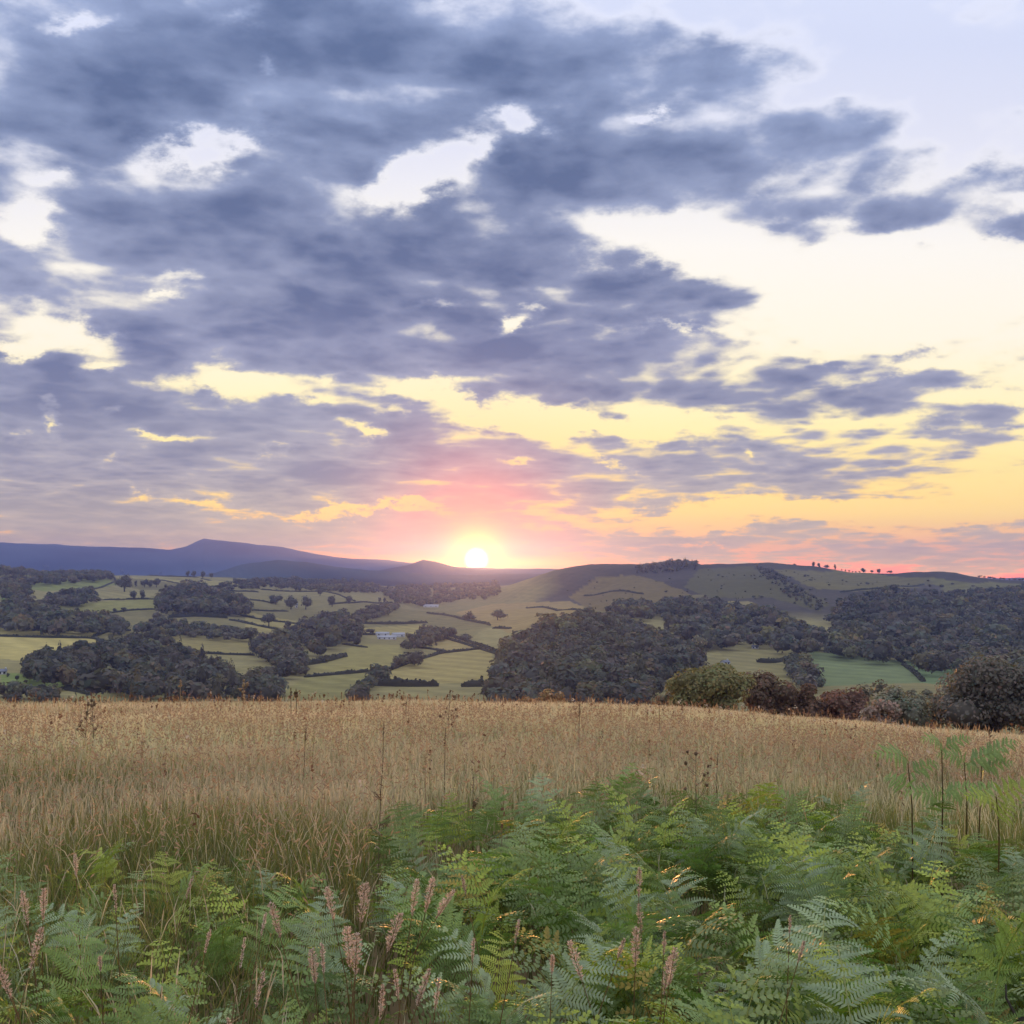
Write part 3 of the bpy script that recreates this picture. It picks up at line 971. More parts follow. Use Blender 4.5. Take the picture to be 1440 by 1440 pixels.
G_FIELD = 'single trees standing in the valley fields'
TREES = [
    (175, 832, 21, 22, 'broad round tree largest of those on the upper left pastures'),
    (203, 826, 11, 10, 'rounded tree first in the row of three beside the broad tree'),
    (211, 826, 11, 9, 'rounded tree in the middle of the row of three on the pasture'),
    (220, 826, 12, 11, 'rounded tree last and tallest in the row of three on the pasture'),
    (191, 825, 8, 4, 'thin upright tree between the broad tree and the row of three'),
    (233, 829, 7, 8, 'low bushy tree just right of the row of three'),
    (188, 843, 13, 11, 'hazy tree under the broad tree on a hedge'),
    (200, 842, 11, 9, 'dark tree beside the hazy one below the row of three'),
    (264, 812, 9, 6, 'skyline tree first of the four on the plateau edge'),
    (273, 812, 9, 8, 'skyline tree second of the four on the plateau edge'),
    (285, 813, 9, 9, 'skyline tree third of the four on the plateau edge'),
    (297, 813, 7, 7, 'smallest skyline tree last of the four on the plateau edge'),
    (172, 807, 8, 7, 'lone tree on the plateau skyline above the broad tree'),
    (226, 809, 5, 6, 'tiny bush alone on the plateau hedge line'),
    (86, 804, 7, 7, 'tree sticking up from the plateau wood against blue slopes'),
    (64, 803, 8, 8, 'bigger tree sticking up from the plateau wood near the left edge'),
    (156, 903, 10, 9, 'small round tree on the hedge corner above the large copse'),
    (161, 861, 5, 6, 'tiny round bush in the pasture left of the rounded copse'),
    (174, 861, 7, 7, 'little round tree in the pasture left of the rounded copse'),
    (258, 824, 8, 9, 'tree at the top of the rounded copse on its left shoulder'),
    (312, 829, 10, 9, 'tree standing on the right shoulder of the rounded copse'),
    (93, 967, 12, 10, 'hedge tree at the corner of the lower left paddock'),
    (24, 957, 6, 5, 'small bush in the middle of the lower left paddock'),
    (11, 952, 5, 4, 'smaller bush near the white house at the left edge'),
    (450, 838, 11, 9, 'tree on the top hedge of the middle pastures'),
    (467, 853, 16, 15, 'round tree on the hedge below the top middle pasture'),
    (491, 849, 11, 11, 'second round tree on the same hedge nearer the sun'),
    (534, 847, 7, 5, 'slim tree at the end of the hedge nearest the sun'),
    (541, 847, 7, 4, 'slimmest tree at the very end of the hedge nearest the sun'),
    (388, 850, 14, 20, 'spreading tree left of the white hill cottage'),
    (409, 857, 18, 17, 'dark tree just left of the white hill cottage wall'),
    (430, 857, 18, 18, 'dark tree just right of the white hill cottage wall'),
    (378, 881, 18, 22, 'bushy tree amid the striped hedges of the middle pastures'),
    (346, 896, 13, 13, 'round tree at the corner where the tree belt ends'),
    (359, 895, 10, 9, 'smaller round tree beside the corner where the belt ends'),
    (382, 895, 6, 8, 'low bush on the hedge right of the belt corner'),
    (405, 885, 12, 9, 'upright tree at the tip of the streamside wood'),
    (345, 827, 8, 17, 'wide low tree on the plateau hedge near the middle hill'),
    (502, 908, 15, 12, 'tree in front of the wood beside the farm'),
    (521, 892, 9, 13, 'round tree left of the white farm buildings'),
    (455, 932, 11, 12, 'bushy tree at the end of the short streamside hedge'),
    (357, 914, 12, 10, 'dark tree at the hedge end by the streamside wood'),
    (1108, 941, 13, 6, 'narrow dark tree first of the pair by the cottage pasture'),
    (1115, 942, 13, 7, 'narrow dark tree second of the pair by the cottage pasture'),
    (700, 872, 14, 26, 'wide hazy tree in the red glow above the knoll'),
    (660, 873, 13, 20, 'hazy round tree in the red glow under the sun'),
    (655, 900, 9, 22, 'dim hedge tree on the double hedge in the red glow'),
]
for (px, py, h, w, lab) in TREES:
    tree(px, py, h * 1.05, w * 1.1, lab, G_FIELD, n=150 if h < 10 else 260)
SKY = [
    (1118, 793, 3, 6, 'low bush on the bare skyline left of the tallest skyline tree'), (1144, 795, 9, 7, 'tallest tree on the right-hand skyline'), (1152, 796, 8, 6, 'tree touching the tallest skyline tree on its right'),
    (1162, 800, 7, 10, 'wide bush on the skyline just past the tallest pair'), (1175, 804, 9, 5, 'slender tree on the skyline where the orange glow begins'),
    (1215, 807, 8, 9, 'round tree on the glowing skyline'), (1226, 808, 6, 6, 'small tree right of the round skyline tree'), (1236, 809, 8, 8, 'domed tree ending the glowing skyline group'), (1252, 810, 5, 11, 'low wide bush set apart on the glowing skyline'),
]
for (px, py, h, w, lab) in SKY:
    tree(px, py, h * .85, w * .9, lab, 'trees along the right-hand skyline', rmin=1700, r=1930 * 1.0, n=130, name='skyline_tree', lobes=5)
for px in (1184, 1189, 1194, 1199, 1204, 1209):
    tree(px, 806, random.uniform(2.6, 4.2), random.uniform(3, 5), 'tiny tree in the even row along the glowing right-hand skyline', 'row of tiny trees on the skyline', r=1930, n=60, name='skyline_tree', lobes=4)
for px in (1378, 1385, 1393, 1399, 1407, 1412, 1420, 1427, 1433, 1438):
    tree(px, 818, random.uniform(2.5, 4.5), random.uniform(4, 8), 'tiny dark bush on the low skyline at the far right edge', 'bushes on the far right skyline', r=1950, n=60, name='skyline_bush', lobes=4, cat='bush')

# trees standing just beyond the meadow brow
def brow_tree(px, wpx, pytop, label, r, n, tint, mat_=None, name='oak_tree', lobes=10, leaf=None, cat='tree', base=0.08):
    d = ray(px, 815)
    k = math.hypot(d[0], d[1])
    x, y = d[0] / k * r, d[1] / k * r
    z = float(ground(x, y))
    pb = 815 + (EYE - z) / (r * abs(d[1]) / k) * F
    tint = tuple(1.25 * q for q in tint)
    return tree(px, pb, pb - pytop, wpx, label, 'trees beyond the meadow brow', name=name, mat_=mat_, tint=tint, n=n, r=r, lobes=lobes * 2, leaf=leaf, cat=cat, base=base, loose=True)


brow_tree(992, 132, 931, 'rounded olive green oak standing beyond the meadow brow', 112, 10920, (1.0, 1.0, .9), M_OAK, lobes=13, leaf=0.198)
brow_tree(1072, 84, 946, 'dark bushy tree next to the olive oak', 118, 5460, (1.1, .78, .70), name='hawthorn_tree', leaf=0.211)  # the red of lens flare is put into these three leaf tints
brow_tree(1122, 72, 958, 'flare reddened dark tree in the middle of the brow thicket', 120, 4620, (1.25, .82, .72), name='hawthorn_tree', leaf=0.211)
brow_tree(1178, 92, 959, 'wide low flare reddened tree at the right of the brow thicket', 122, 5460, (1.35, .80, .75), name='hawthorn_tree', leaf=0.211)
brow_tree(1218, 60, 961, 'low dark tree filling the gap behind the flowering bush', 132, 3150, (1, .95, .9), name='hawthorn_tree', leaf=0.224)
brow_tree(1258, 92, 964, 'spreading grey green tree with layered boughs', 108, 6720, (1.7, 1.75, 1.7), name='spreading_tree', lobes=15, leaf=0.172)
brow_tree(1232, 66, 990, 'pinkish leafed low bush at the meadow edge', 104, 2730, (2.2, 1.7, 1.8), name='meadow_bush', leaf=0.158, cat='bush', base=.02)
brow_tree(1300, 60, 968, 'dark tree between the spreading tree and the great dark tree', 118, 3360, (1.0, 1.0, .95), name='hawthorn_tree', leaf=0.211)
brow_tree(1392, 160, 934, 'great dark rounded tree at the right edge beyond the meadow', 110, 10920, (1.0, .95, 1.05), name='oak_tree', lobes=13, leaf=0.211)
brow_tree(1450, 70, 955, 'dark tree cut by the right picture edge behind the great tree', 120, 3360, (.8, .85, .95), name='oak_tree', leaf=0.211)
brow_tree(748, 34, 972, 'small low bush first of two peeping over the meadow brow', 118, 1260, (2.0, 1.3, .9), name='brow_bush', leaf=0.172, cat='bush', base=.02)
brow_tree(779, 42, 966, 'larger golden bush second of two peeping over the meadow brow', 116, 1680, (2.3, 1.5, .9), name='brow_bush', leaf=0.172, cat='bush', base=.02)
brow_tree(940, 44, 968, 'low bushy outlier on the shoulder of the olive oak', 116, 1890, (1.4, 1.25, 1.1), name='brow_bush', leaf=0.185, cat='bush', base=.02)

# ------------------------------------------------------------------ hedges
def hedge(pts, label, h=1.8, w=2.0, bushy=0.25):
    P = []
    for (px, py) in pts:
        x, y, z, r = hit(px, py, 330)
        P.append((x, y))
    P = np.array(P)
    seg = np.hypot(*np.diff(P, axis=0).T)
    if seg.max() > 600:
        print('hedge jumps', label, seg)
    d = np.concatenate([[0], np.cumsum(seg)])
    n = int(np.clip(d[-1] / 2.2, 8, 260))
    s = np.linspace(0, d[-1], n)
    x, y = np.interp(s, d, P[:, 0]), np.interp(s, d, P[:, 1])
    x = np.convolve(np.pad(x, 3, 'edge'), np.ones(7) / 7, 'valid')
    y = np.convolve(np.pad(y, 3, 'edge'), np.ones(7) / 7, 'valid')
    z = ground(x, y)
    rg = np.random.default_rng(sum(map(ord, label)))
    tx, ty = np.gradient(x), np.gradient(y)
    l = np.hypot(tx, ty) + 1e-9
    nx, ny = -ty / l, tx / l
    hh = h * (1 + bushy * rg.normal(size=n) * .6 + bushy * 2 * fbm(s / 14, s * 0, 71, 3))
    hh = np.clip(hh, .4 * h, 3 * h)
    ed = np.clip(np.minimum(np.arange(n), n - 1 - np.arange(n)) / 3.0, 0, 1)
    hh *= .35 + .65 * ed ** .5
    prof = [(-.5, -.3), (-.55, .45), (-.35, .92), (.35, 1.0), (.55, .5), (.5, -.3)]
    ring = []
    for (a, b_) in prof:
        j = 1 + .22 * rg.normal(size=n)
        ring.append(np.stack([x + nx * a * w * j, y + ny * a * w * j, z + b_ * hh * (1 + .12 * rg.normal(size=n) * (b_ > 0))], -1))
    V_ = np.stack(ring, 1).reshape(-1, 3)
    m = len(prof)
    i, j = np.meshgrid(np.arange(n - 1), np.arange(m - 1), indexing='ij')
    f = np.stack([i * m + j, i * m + j + 1, (i + 1) * m + j + 1, (i + 1) * m + j], -1).reshape(-1, 4)
    acc = Acc()
    acc.add(V_, None, f, .8)
    acc.add(V_[:m], None, [(0, 1, 4, 5), (1, 2, 3, 4)], .8)
    acc.add(V_[-m:], None, [(5, 4, 1, 0), (4, 3, 2, 1)], .8)
    # twiggy leaf clumps standing proud
    q = min(n * 9, 1400)
    k = rg.integers(0, n, q)
    c = np.stack([x[k] + nx[k] * rg.uniform(-.5, .5, q) * w, y[k] + ny[k] * rg.uniform(-.5, .5, q) * w, z[k] + hh[k] * rg.uniform(.5, 1.12, q)], -1)
    a = rg.normal(size=(q, 3)); a /= np.linalg.norm(a, axis=1)[:, None]
    b2 = np.cross(a, rg.normal(size=(q, 3))); b2 /= np.linalg.norm(b2, axis=1)[:, None]
    sz = (.30 + .16 * h) * rg.uniform(.5, 1.2, (q, 1))
    acc.add(np.stack([c - a * sz, c - b2 * sz, c + a * sz, c + b2 * sz], 1).reshape(-1, 3), None, np.arange(4 * q).reshape(-1, 4), np.repeat(rg.uniform(.7, 1.4, q), 4)[:, None])
    o = obj('hedge', acc.mesh('hedge', M_HEDGE))
    props(o, label, 'hedge', 'hedges between the valley fields')


HEDGES = [
    ([(-20, 895), (60, 897), (130, 898), (152, 904)], 'straight hedge splitting the bright hay field in two', 1.8),
    ([(130, 896), (150, 889), (186, 887)], 'short hedge climbing from the hay field to the tree belt', 2),
    ([(150, 863), (180, 859), (220, 857)], 'hedge running from the small pasture trees to the rounded copse', 1.7),
    ([(142, 844), (180, 843), (218, 843)], 'hedge under the broad tree pasture ending at the rounded copse', 1.7),
    ([(218, 858), (260, 858), (310, 861), (362, 870)], 'hedge skirting the foot of the rounded copse', 1.8),
    ([(234, 869), (275, 867), (322, 870)], 'thick double hedge under the rounded copse', 4.0),
    ([(320, 872), (345, 876), (362, 880)], 'hedge leaving the end of the thick double hedge', 1.8),
    ([(345, 896), (300, 894), (240, 892)], 'hedge along the lower side of the thin tree belt', 2.2),
    ([(276, 919), (320, 921), (362, 922)], 'hedge between the copse and the streamside wood', 1.8),
    ([(46, 949), (90, 958), (130, 966), (180, 974), (220, 980)], 'long hedge slanting down below the large copse', 2.2),
    ([(80, 969), (105, 972), (128, 978)], 'short hedge at the lower edge of the left paddock', 2),
    ([(155, 808), (215, 810), (280, 813), (340, 818)], 'long hedge along the plateau skyline under the blue mountain', 2.2),
    ([(218, 815), (245, 820), (262, 822)], 'slanting hedge across the plateau pasture', 1.6),
    ([(280, 828), (330, 832), (364, 833)], 'hedge from the rounded copse shoulder toward the middle hill', 2),
    ([(335, 843), (365, 845), (385, 849)], 'hedge running into the spreading tree by the hill cottage', 1.8),
    ([(340, 858), (378, 860), (406, 860)], 'hedge below the hill cottage pasture', 1.8),
    ([(338, 866), (375, 873), (430, 879)], 'slanting hedge uppermost of the striped middle pastures', 1.8),
    ([(338, 875), (380, 884), (398, 886)], 'slanting hedge lowest of the striped middle pastures', 1.8),
    ([(425, 953), (460, 950), (500, 947), (527, 944)], 'hedge across the pasture at the valley foot', 2),
    ([(545, 944), (585, 929), (620, 919), (682, 912)], 'long diagonal hedge across the glowing field below the farm', 2.0),
    ([(518, 964), (570, 966), (622, 965)], 'thick bushy hedge low in the glowing valley field', 4.2),
    ([(644, 966), (670, 966), (698, 965)], 'thick hedge continuing past the gateway gap to the knoll', 4.0),
    ([(498, 877), (540, 878), (602, 876)], 'hedge above the farm pasture', 3.0),
    ([(365, 829), (400, 832), (452, 832)], 'hedge at the foot of the rounded middle hill', 2),
    ([(462, 851), (500, 848), (552, 848)], 'hedge joining the two round trees above the middle wood', 2),
    ([(628, 893), (665, 905), (702, 917)], 'upper hedge of the farm lane toward the knoll', 2),
    ([(626, 897), (660, 908), (698, 920)], 'lower hedge of the farm lane toward the knoll', 2),
    ([(498, 893), (520, 893), (545, 893)], 'short hedge ending at the white farm buildings', 2),
    ([(422, 937), (455, 932), (488, 923)], 'bushy short hedge beside the streamside wood', 3.4),
    ([(1270, 935), (1285, 946), (1299, 959)], 'hedge dividing the two green fields on the right', 2.2),
    ([(1062, 931), (1085, 933), (1106, 929)], 'dark hedge in the cottage pasture', 3.2),
    ([(0, 851), (30, 847), (66, 846)], 'short hedge between the edge wood and the long low spinney', 1.8),
    ([(158, 811), (163, 818), (132, 829)], 'hedge curving down from the plateau wood past the broad tree', 1.8),
    ([(338, 819), (352, 825), (366, 828)], 'small slanting hedge at the left foot of the middle hill', 1.6),
    ([(240, 898), (238, 905), (262, 914)], 'short steep hedge on the right shoulder of the large copse', 1.6),
    ([(352, 897), (356, 908), (362, 920)], 'hedge running down from the belt corner to the streamside wood', 1.8),
    ([(565, 910), (600, 912), (630, 917)], 'thin hedge in the field just below the farm trees', 1.5),
    ([(480, 906), (500, 909), (518, 911)], 'broken low hedge in the pasture below the farm tree', 1.5),
    ([(452, 832), (480, 838), (500, 846)], 'hedge dropping from the top hedge to the round trees', 1.6),
    ([(820, 838), (860, 832), (905, 836)], 'hedge across the bare slope right of the sun', 2),
    ([(1180, 833), (1240, 828), (1300, 822)], 'long hedge on the far right pastures above the oak wood', 2),
    ([(740, 855), (780, 858), (830, 864)], 'hedge behind the top of the knoll', 2),
    ([(600, 862), (640, 868), (690, 880)], 'dim hedge in the red glow under the sun', 2.2),
    ([(690, 884), (705, 884), (720, 884)], 'short dim hedge touching the knoll wood', 2.2),
]
for (pts, lab, h) in HEDGES:
    hedge(pts, lab, h * .85)


# ------------------------------------------------------------------ buildings far down in the valley
def building(px, py, wpx, hpx, label, name='farmhouse', depth=None, roof=M_ROOF, rot=0.0, cat='house', wins=2, wallm=None):
    x, y, z, r = hit(px, py, 330)
    w = wpx / F * r
    h = max(hpx / F * r, 2.2)
    dp = depth or max(5.0, w * .5)
    hw = h * 0.62
    e = empty(name, (x, y, z), -math.atan2(x, y) + rot)
    a = Acc()
    box(a, (0, 0, hw / 2 - .4), (w, dp, hw + .8))
    a.add([(-w / 2, -dp / 2, hw), (-w / 2, dp / 2, hw), (-w / 2, 0, h), (w / 2, -dp / 2, hw), (w / 2, dp / 2, hw), (w / 2, 0, h)], [(0, 2, 1), (3, 4, 5)])
    obj('wall', a.mesh('wall', wallm or M_WHITE), e)
    ov = 0.3
    a = Acc()
    for s in (-1, 1):
        q = [(-w / 2 - ov, s * (dp / 2 + ov), hw - .15), (w / 2 + ov, s * (dp / 2 + ov), hw - .15), (w / 2 + ov, 0, h + .08), (-w / 2 - ov, 0, h + .08)]
        v = np.array(q + [(p[0], p[1], p[2] + .18) for p in q])
        a.add(v, None, [(0, 1, 2, 3), (4, 7, 6, 5), (0, 4, 5, 1), (1, 5, 6, 2), (3, 2, 6, 7), (0, 3, 7, 4)])
    ro = obj('roof', a.mesh('roof', roof), e)
    if cat == 'house':
        a = Acc()
        box(a, (w * .38, 0, h + .45), (.7, .6, 1.1))
        obj('chimney', a.mesh('chimney', M_WHITE), ro)
    for k in range(wins):
        a = Acc()
        xx = (k + .5) / wins * w - w / 2
        box(a, (xx, -dp / 2 - .02, hw * .55), (min(1.1, w / wins * .5), .08, 1.1))
        obj('window', a.mesh('window', M_DARKWIN), e)
    props(e, label, cat)
    return e


building(544, 899, 26, 5, 'long low white farm shed facing the pasture in the valley', 'farm_shed', roof=M_TIN, cat='barn', wins=4)
building(560, 896, 17, 6, 'white farm barn right of the long shed', 'farm_barn', roof=M_TIN, cat='barn', rot=.25, wins=2)
building(538, 894, 18, 5, 'pale roofed farm shed behind the long white shed', 'farm_shed', roof=M_TIN, cat='barn', rot=-.12, wins=2)
building(417, 855, 3.2, 6, 'tall white hill cottage between two dark trees', 'hill_cottage', wins=1)
building(606, 854, 21, 3.6, 'pale farm sheds in the red glow beneath the sun', 'farm_shed', roof=M_TIN, cat='barn', wins=3)
building(1062, 912, 9, 4.4, 'small white cottage under the great oak wood', 'cottage', wins=2)
building(935, 866, 11, 4.5, 'pale cottage beside trees at the wood corner', 'cottage', wins=2)
building(3, 948, 10, 6, 'white house at the left picture edge in the valley', 'farmhouse', wins=2)
building(44, 949, 6, 3.6, 'tiny white hut at the corner of the large copse', 'hut', cat='hut', wins=1)
building(1020, 934, 9, 4.5, 'grey roofed house peeping past the olive oak', 'cottage', wins=2, rot=.5)

# ------------------------------------------------------------------ meadow grass
def depth_of(px, py, hgt):
    """range at which something hgt tall has its tip at photo row py (near ground only)"""
    d = ray(px, 815)
    k = math.hypot(d[0], d[1])
    r = np.geomspace(1.2, 90, 900)
    x, y = d[0] / k * r, d[1] / k * r
    _, tp = project(np.stack([x, y, ground(x, y) + hgt], -1))
    i = np.nonzero(tp <= py)[0]
    i = int(i[0]) if len(i) else len(r) - 1
    return float(x[i]), float(y[i]), float(ground(x[i], y[i])), float(r[i])


def blades(x, y, h, w, lean, col_lo, col_hi, rg, head=0.0, curl=0.35, simple=False):
    """grass blades, three levels each; spindle shaped toward the tip when head > 0"""
    n = len(x)
    z = ground(x, y)
    a = rg.uniform(0, 6.283, n)
    fx, fy = np.cos(a) * lean * h, np.sin(a) * lean * h
    fa = rg.uniform(0, 6.283, n)
    wx, wy = np.cos(fa) * w * .5, np.sin(fa) * w * .5
    base = np.stack([x, y, z - .02], -1)
    mid = base + np.stack([fx * .3, fy * .3, h * .55], -1)
    up = base + np.stack([fx * .7, fy * .7, h * (.82 - .1 * curl)], -1)
    tip = base + np.stack([fx * 1.15, fy * 1.15, h * (1 - .35 * curl * lean * 2)], -1)
    wv = np.stack([wx, wy, np.zeros(n)], -1)
    k0, k1, k2 = (1.0, .8, .5) if head == 0 else (.35, .4, head)
    V_ = np.stack([base - wv * k0, base + wv * k0, mid - wv * k1, mid + wv * k1, up - wv * k2, up + wv * k2, tip], 1)
    if simple:
        V_ = np.stack([base - wv * k0, base + wv * k0, up - wv * k2, up + wv * k2, tip], 1)
        i = np.arange(n)[:, None] * 5
        t = np.array([0, 0, .8, .8, 1.0])[None, :, None]
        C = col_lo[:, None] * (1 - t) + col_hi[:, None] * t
        return V_.reshape(-1, 3), i + np.array([2, 3, 4]), i + np.array([0, 1, 3, 2]), C.reshape(-1, 3)
    i = np.arange(n)[:, None] * 7
    Q = np.concatenate([i + np.array([0, 1, 3, 2]), i + np.array([2, 3, 5, 4])])
    T = i + np.array([4, 5, 6])
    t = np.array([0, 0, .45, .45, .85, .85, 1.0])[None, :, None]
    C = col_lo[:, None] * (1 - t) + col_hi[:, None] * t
    return V_.reshape(-1, 3), T, Q, C.reshape(-1, 3)


def fern_edge(px):
    return np.interp(px, [-200, 0, 150, 300, 420, 500, 560, 600, 700, 850, 1000, 1100, 1230, 1320, 1440, 1700],
                     [1200, 1195, 1178, 1182, 1200, 1205, 1150, 1112, 1112, 1102, 1108, 1104, 1096, 1090, 1112, 1120])


def scatter(r0, r1, dens, rg, half=math.radians(33)):
    n = int(half * (r1 ** 2 - r0 ** 2) * dens)
    r = np.sqrt(rg.uniform(r0 ** 2, r1 ** 2, n))
    t = rg.uniform(-half, half, n)
    return r * np.sin(t), r * np.cos(t), r


rg = np.random.default_rng(11)
acc_m, acc_g = Acc(), Acc()
for (r0, r1, dens, w, hm) in [(1.1, 5, 450, .0052, .48), (5, 9, 700, .0052, .50), (9, 16, 480, .0072, .50), (16, 30, 200, .012, .46), (30, 52, 85, .020, .42), (52, 92, 26, .032, .38)]:
    # wider than the view close by, so that a step to the side still stands in grass
    x, y, r = scatter(r0, r1, dens, rg, math.radians({1.1: 100, 5: 64, 9: 48, 16: 41, 30: 37, 52: 34}[r0]))
    px, py = project(np.stack([x, y, ground(x, y) + .3], -1))
    inb = (py > fern_edge(px) + 12) & (r < 10)
    kp = ~inb | (rg.random(len(x)) < np.where(px > 520, .40, .75))
    x, y, r, px, py, inb = x[kp], y[kp], r[kp], px[kp], py[kp], inb[kp]
    patch = fbm(x / 2.2, y / 2.2, 111, 3) + .8 * fbm(x / 9, y / 9, 117, 2)
    # green shows near the bracken and in patches to the left; straw coloured further out
    g = np.clip((py - np.interp(px, [0, 200, 500, 700, 1440], [1030, 1045, 1095, 1090, 1080])) / 90, 0, 1)
    g = np.clip(g + .9 * patch * (.25 + g), 0, 1)
    g = np.clip(g + np.clip(.24 + .6 * patch, 0, .6), 0, 1)
    isg = rg.random(len(x)) < np.where(inb, .88, np.where(r < 5.5, .45 + .5 * g, g * .85))
    h = hm * rg.uniform(.55, 1.2, len(x)) * (1 + .5 * patch) * np.where(inb, np.where(px > 520, .68, .9), 1.0)
    for s_, acc in ((isg, acc_g), (~isg, acc_m)):
        k = int(s_.sum())
        if not k:
            continue
        v = rg.uniform(.78, 1.22, (k, 1)) * (1 + .55 * fbm(x[s_] / 5.5, y[s_] / 5.5, 141, 3))[:, None]
        if acc is acc_g:
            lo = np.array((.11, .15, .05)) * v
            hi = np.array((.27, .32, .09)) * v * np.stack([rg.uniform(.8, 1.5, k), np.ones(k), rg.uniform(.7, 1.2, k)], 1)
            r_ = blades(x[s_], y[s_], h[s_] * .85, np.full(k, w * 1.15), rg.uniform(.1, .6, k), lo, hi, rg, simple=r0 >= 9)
        else:
            warm = np.clip(.5 + 1.6 * fbm(x[s_] / 3.5, y[s_] / 3.5, 131, 3) + .25 * rg.normal(size=k), 0, 1)[:, None]
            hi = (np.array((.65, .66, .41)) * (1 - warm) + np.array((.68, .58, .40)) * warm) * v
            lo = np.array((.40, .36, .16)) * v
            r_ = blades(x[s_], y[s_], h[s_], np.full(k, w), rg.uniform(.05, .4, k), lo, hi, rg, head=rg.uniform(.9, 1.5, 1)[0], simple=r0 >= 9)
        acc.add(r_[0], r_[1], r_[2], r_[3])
# scattered taller stems that roughen the top of the sward
xs, ys, rs = scatter(8, 75, .6, rg)
k = len(xs)
v = rg.uniform(.7, 1.2, (k, 1))
r_ = blades(xs, ys, rg.uniform(.50, .78, k), .003 + .0004 * rs, rg.uniform(.03, .25, k), np.array((.30, .25, .11)) * v, np.array((.50, .36, .20)) * v, rg, head=1.6)
acc_m.add(r_[0], r_[1], r_[2], r_[3])
o = obj('meadow_grass', acc_m.mesh('meadow_grass', M_GRASS))
props(o, 'tall straw coloured seeding grass covering the whole meadow', 'grass', None, 'stuff')
o = obj('green_grass', acc_g.mesh('green_grass', M_GRASS))
props(o, 'fresh green grass growing among the bracken and along its edge', 'grass', None, 'stuff')
# rusty dock heads and pale umbels too many and too small to count, all over the meadow
xs, ys, rs = scatter(7, 80, .24, rg)
zs = ground(xs, ys)
acc = Acc()
for i in range(len(xs)):
    hh_ = rg.uniform(.5, .86)
    pale = rg.random() < .2 and rs[i] < 45
    cc = np.array((.55, .50, .40)) if pale else np.array((.16, .095, .055)) * rg.uniform(.7, 1.5)
    w_ = .004 + (.00018 if pale else .0003) * rs[i]
    b0 = np.array((xs[i], ys[i], zs[i]))
    tp = b0 + np.array((rg.normal() * .06, rg.normal() * .06, hh_))
    acc.add([b0 - (w_ * .5, 0, 0), b0 + (w_ * .5, 0, 0), tp], [(0, 1, 2)], None, np.array((.2, .16, .08)))
    for k in range(7):
        c = b0 + (tp - b0) * (1 - (.05 if pale else .32) * rg.random()) + rg.normal(size=3) * (.022 if pale else .010)
        d = rg.normal(size=3) * w_ * 1.5
        e_ = rg.normal(size=3) * w_ * 1.5
        acc.add([c - d, c - e_, c + d, c + e_], None, [(0, 1, 2, 3)], cc)
o = obj('meadow_weeds', acc.mesh('meadow_weeds', M_GRASS))
props(o, 'sprinkling of rusty dock spikes and pale flower heads in the meadow', 'weeds', None, 'stuff')
# fine branching seed heads over the nearer grass
x, y, r = scatter(4.5, 22, 26, rg)
k_ = project(np.stack([x, y, ground(x, y) + .7], -1))
k_ = k_[1] < fern_edge(k_[0]) - 5
x, y, r = x[k_], y[k_], r[k_]
acc = Acc()
n = len(x)
z = ground(x, y)
h = rg.uniform(.55, .85, n)
for k in range(7):
    a = rg.uniform(0, 6.28, n)
    c = np.stack([x + .03 * np.cos(a), y + .03 * np.sin(a), z + h - .03 * k * rg.uniform(.5, 1.2, n)], -1)
    d = np.stack([np.cos(a) * .035, np.sin(a) * .035, rg.uniform(.0, .04, n)], -1) * rg.uniform(.6, 1.3, (n, 1))
    s_ = np.cross(d, rg.normal(size=(n, 3)))
    s_ = s_ / np.linalg.norm(s_, axis=1)[:, None] * (.0018 + .0004 * r[:, None])
    V_ = np.stack([c - d * .2, c + d * .5 + s_, c + d, c + d * .5 - s_], 1).reshape(-1, 3)
    acc.add(V_, None, np.arange(4 * n).reshape(-1, 4), np.repeat(np.array((.46, .34, .21)) * rg.uniform(.7, 1.25, (n, 1)), 4, 0))
o = obj('grass_seed_heads', acc.mesh('grass_seed_heads', M_GRASS))
props(o, 'pale feathery seed heads standing above the meadow grass', 'grass', None, 'stuff')


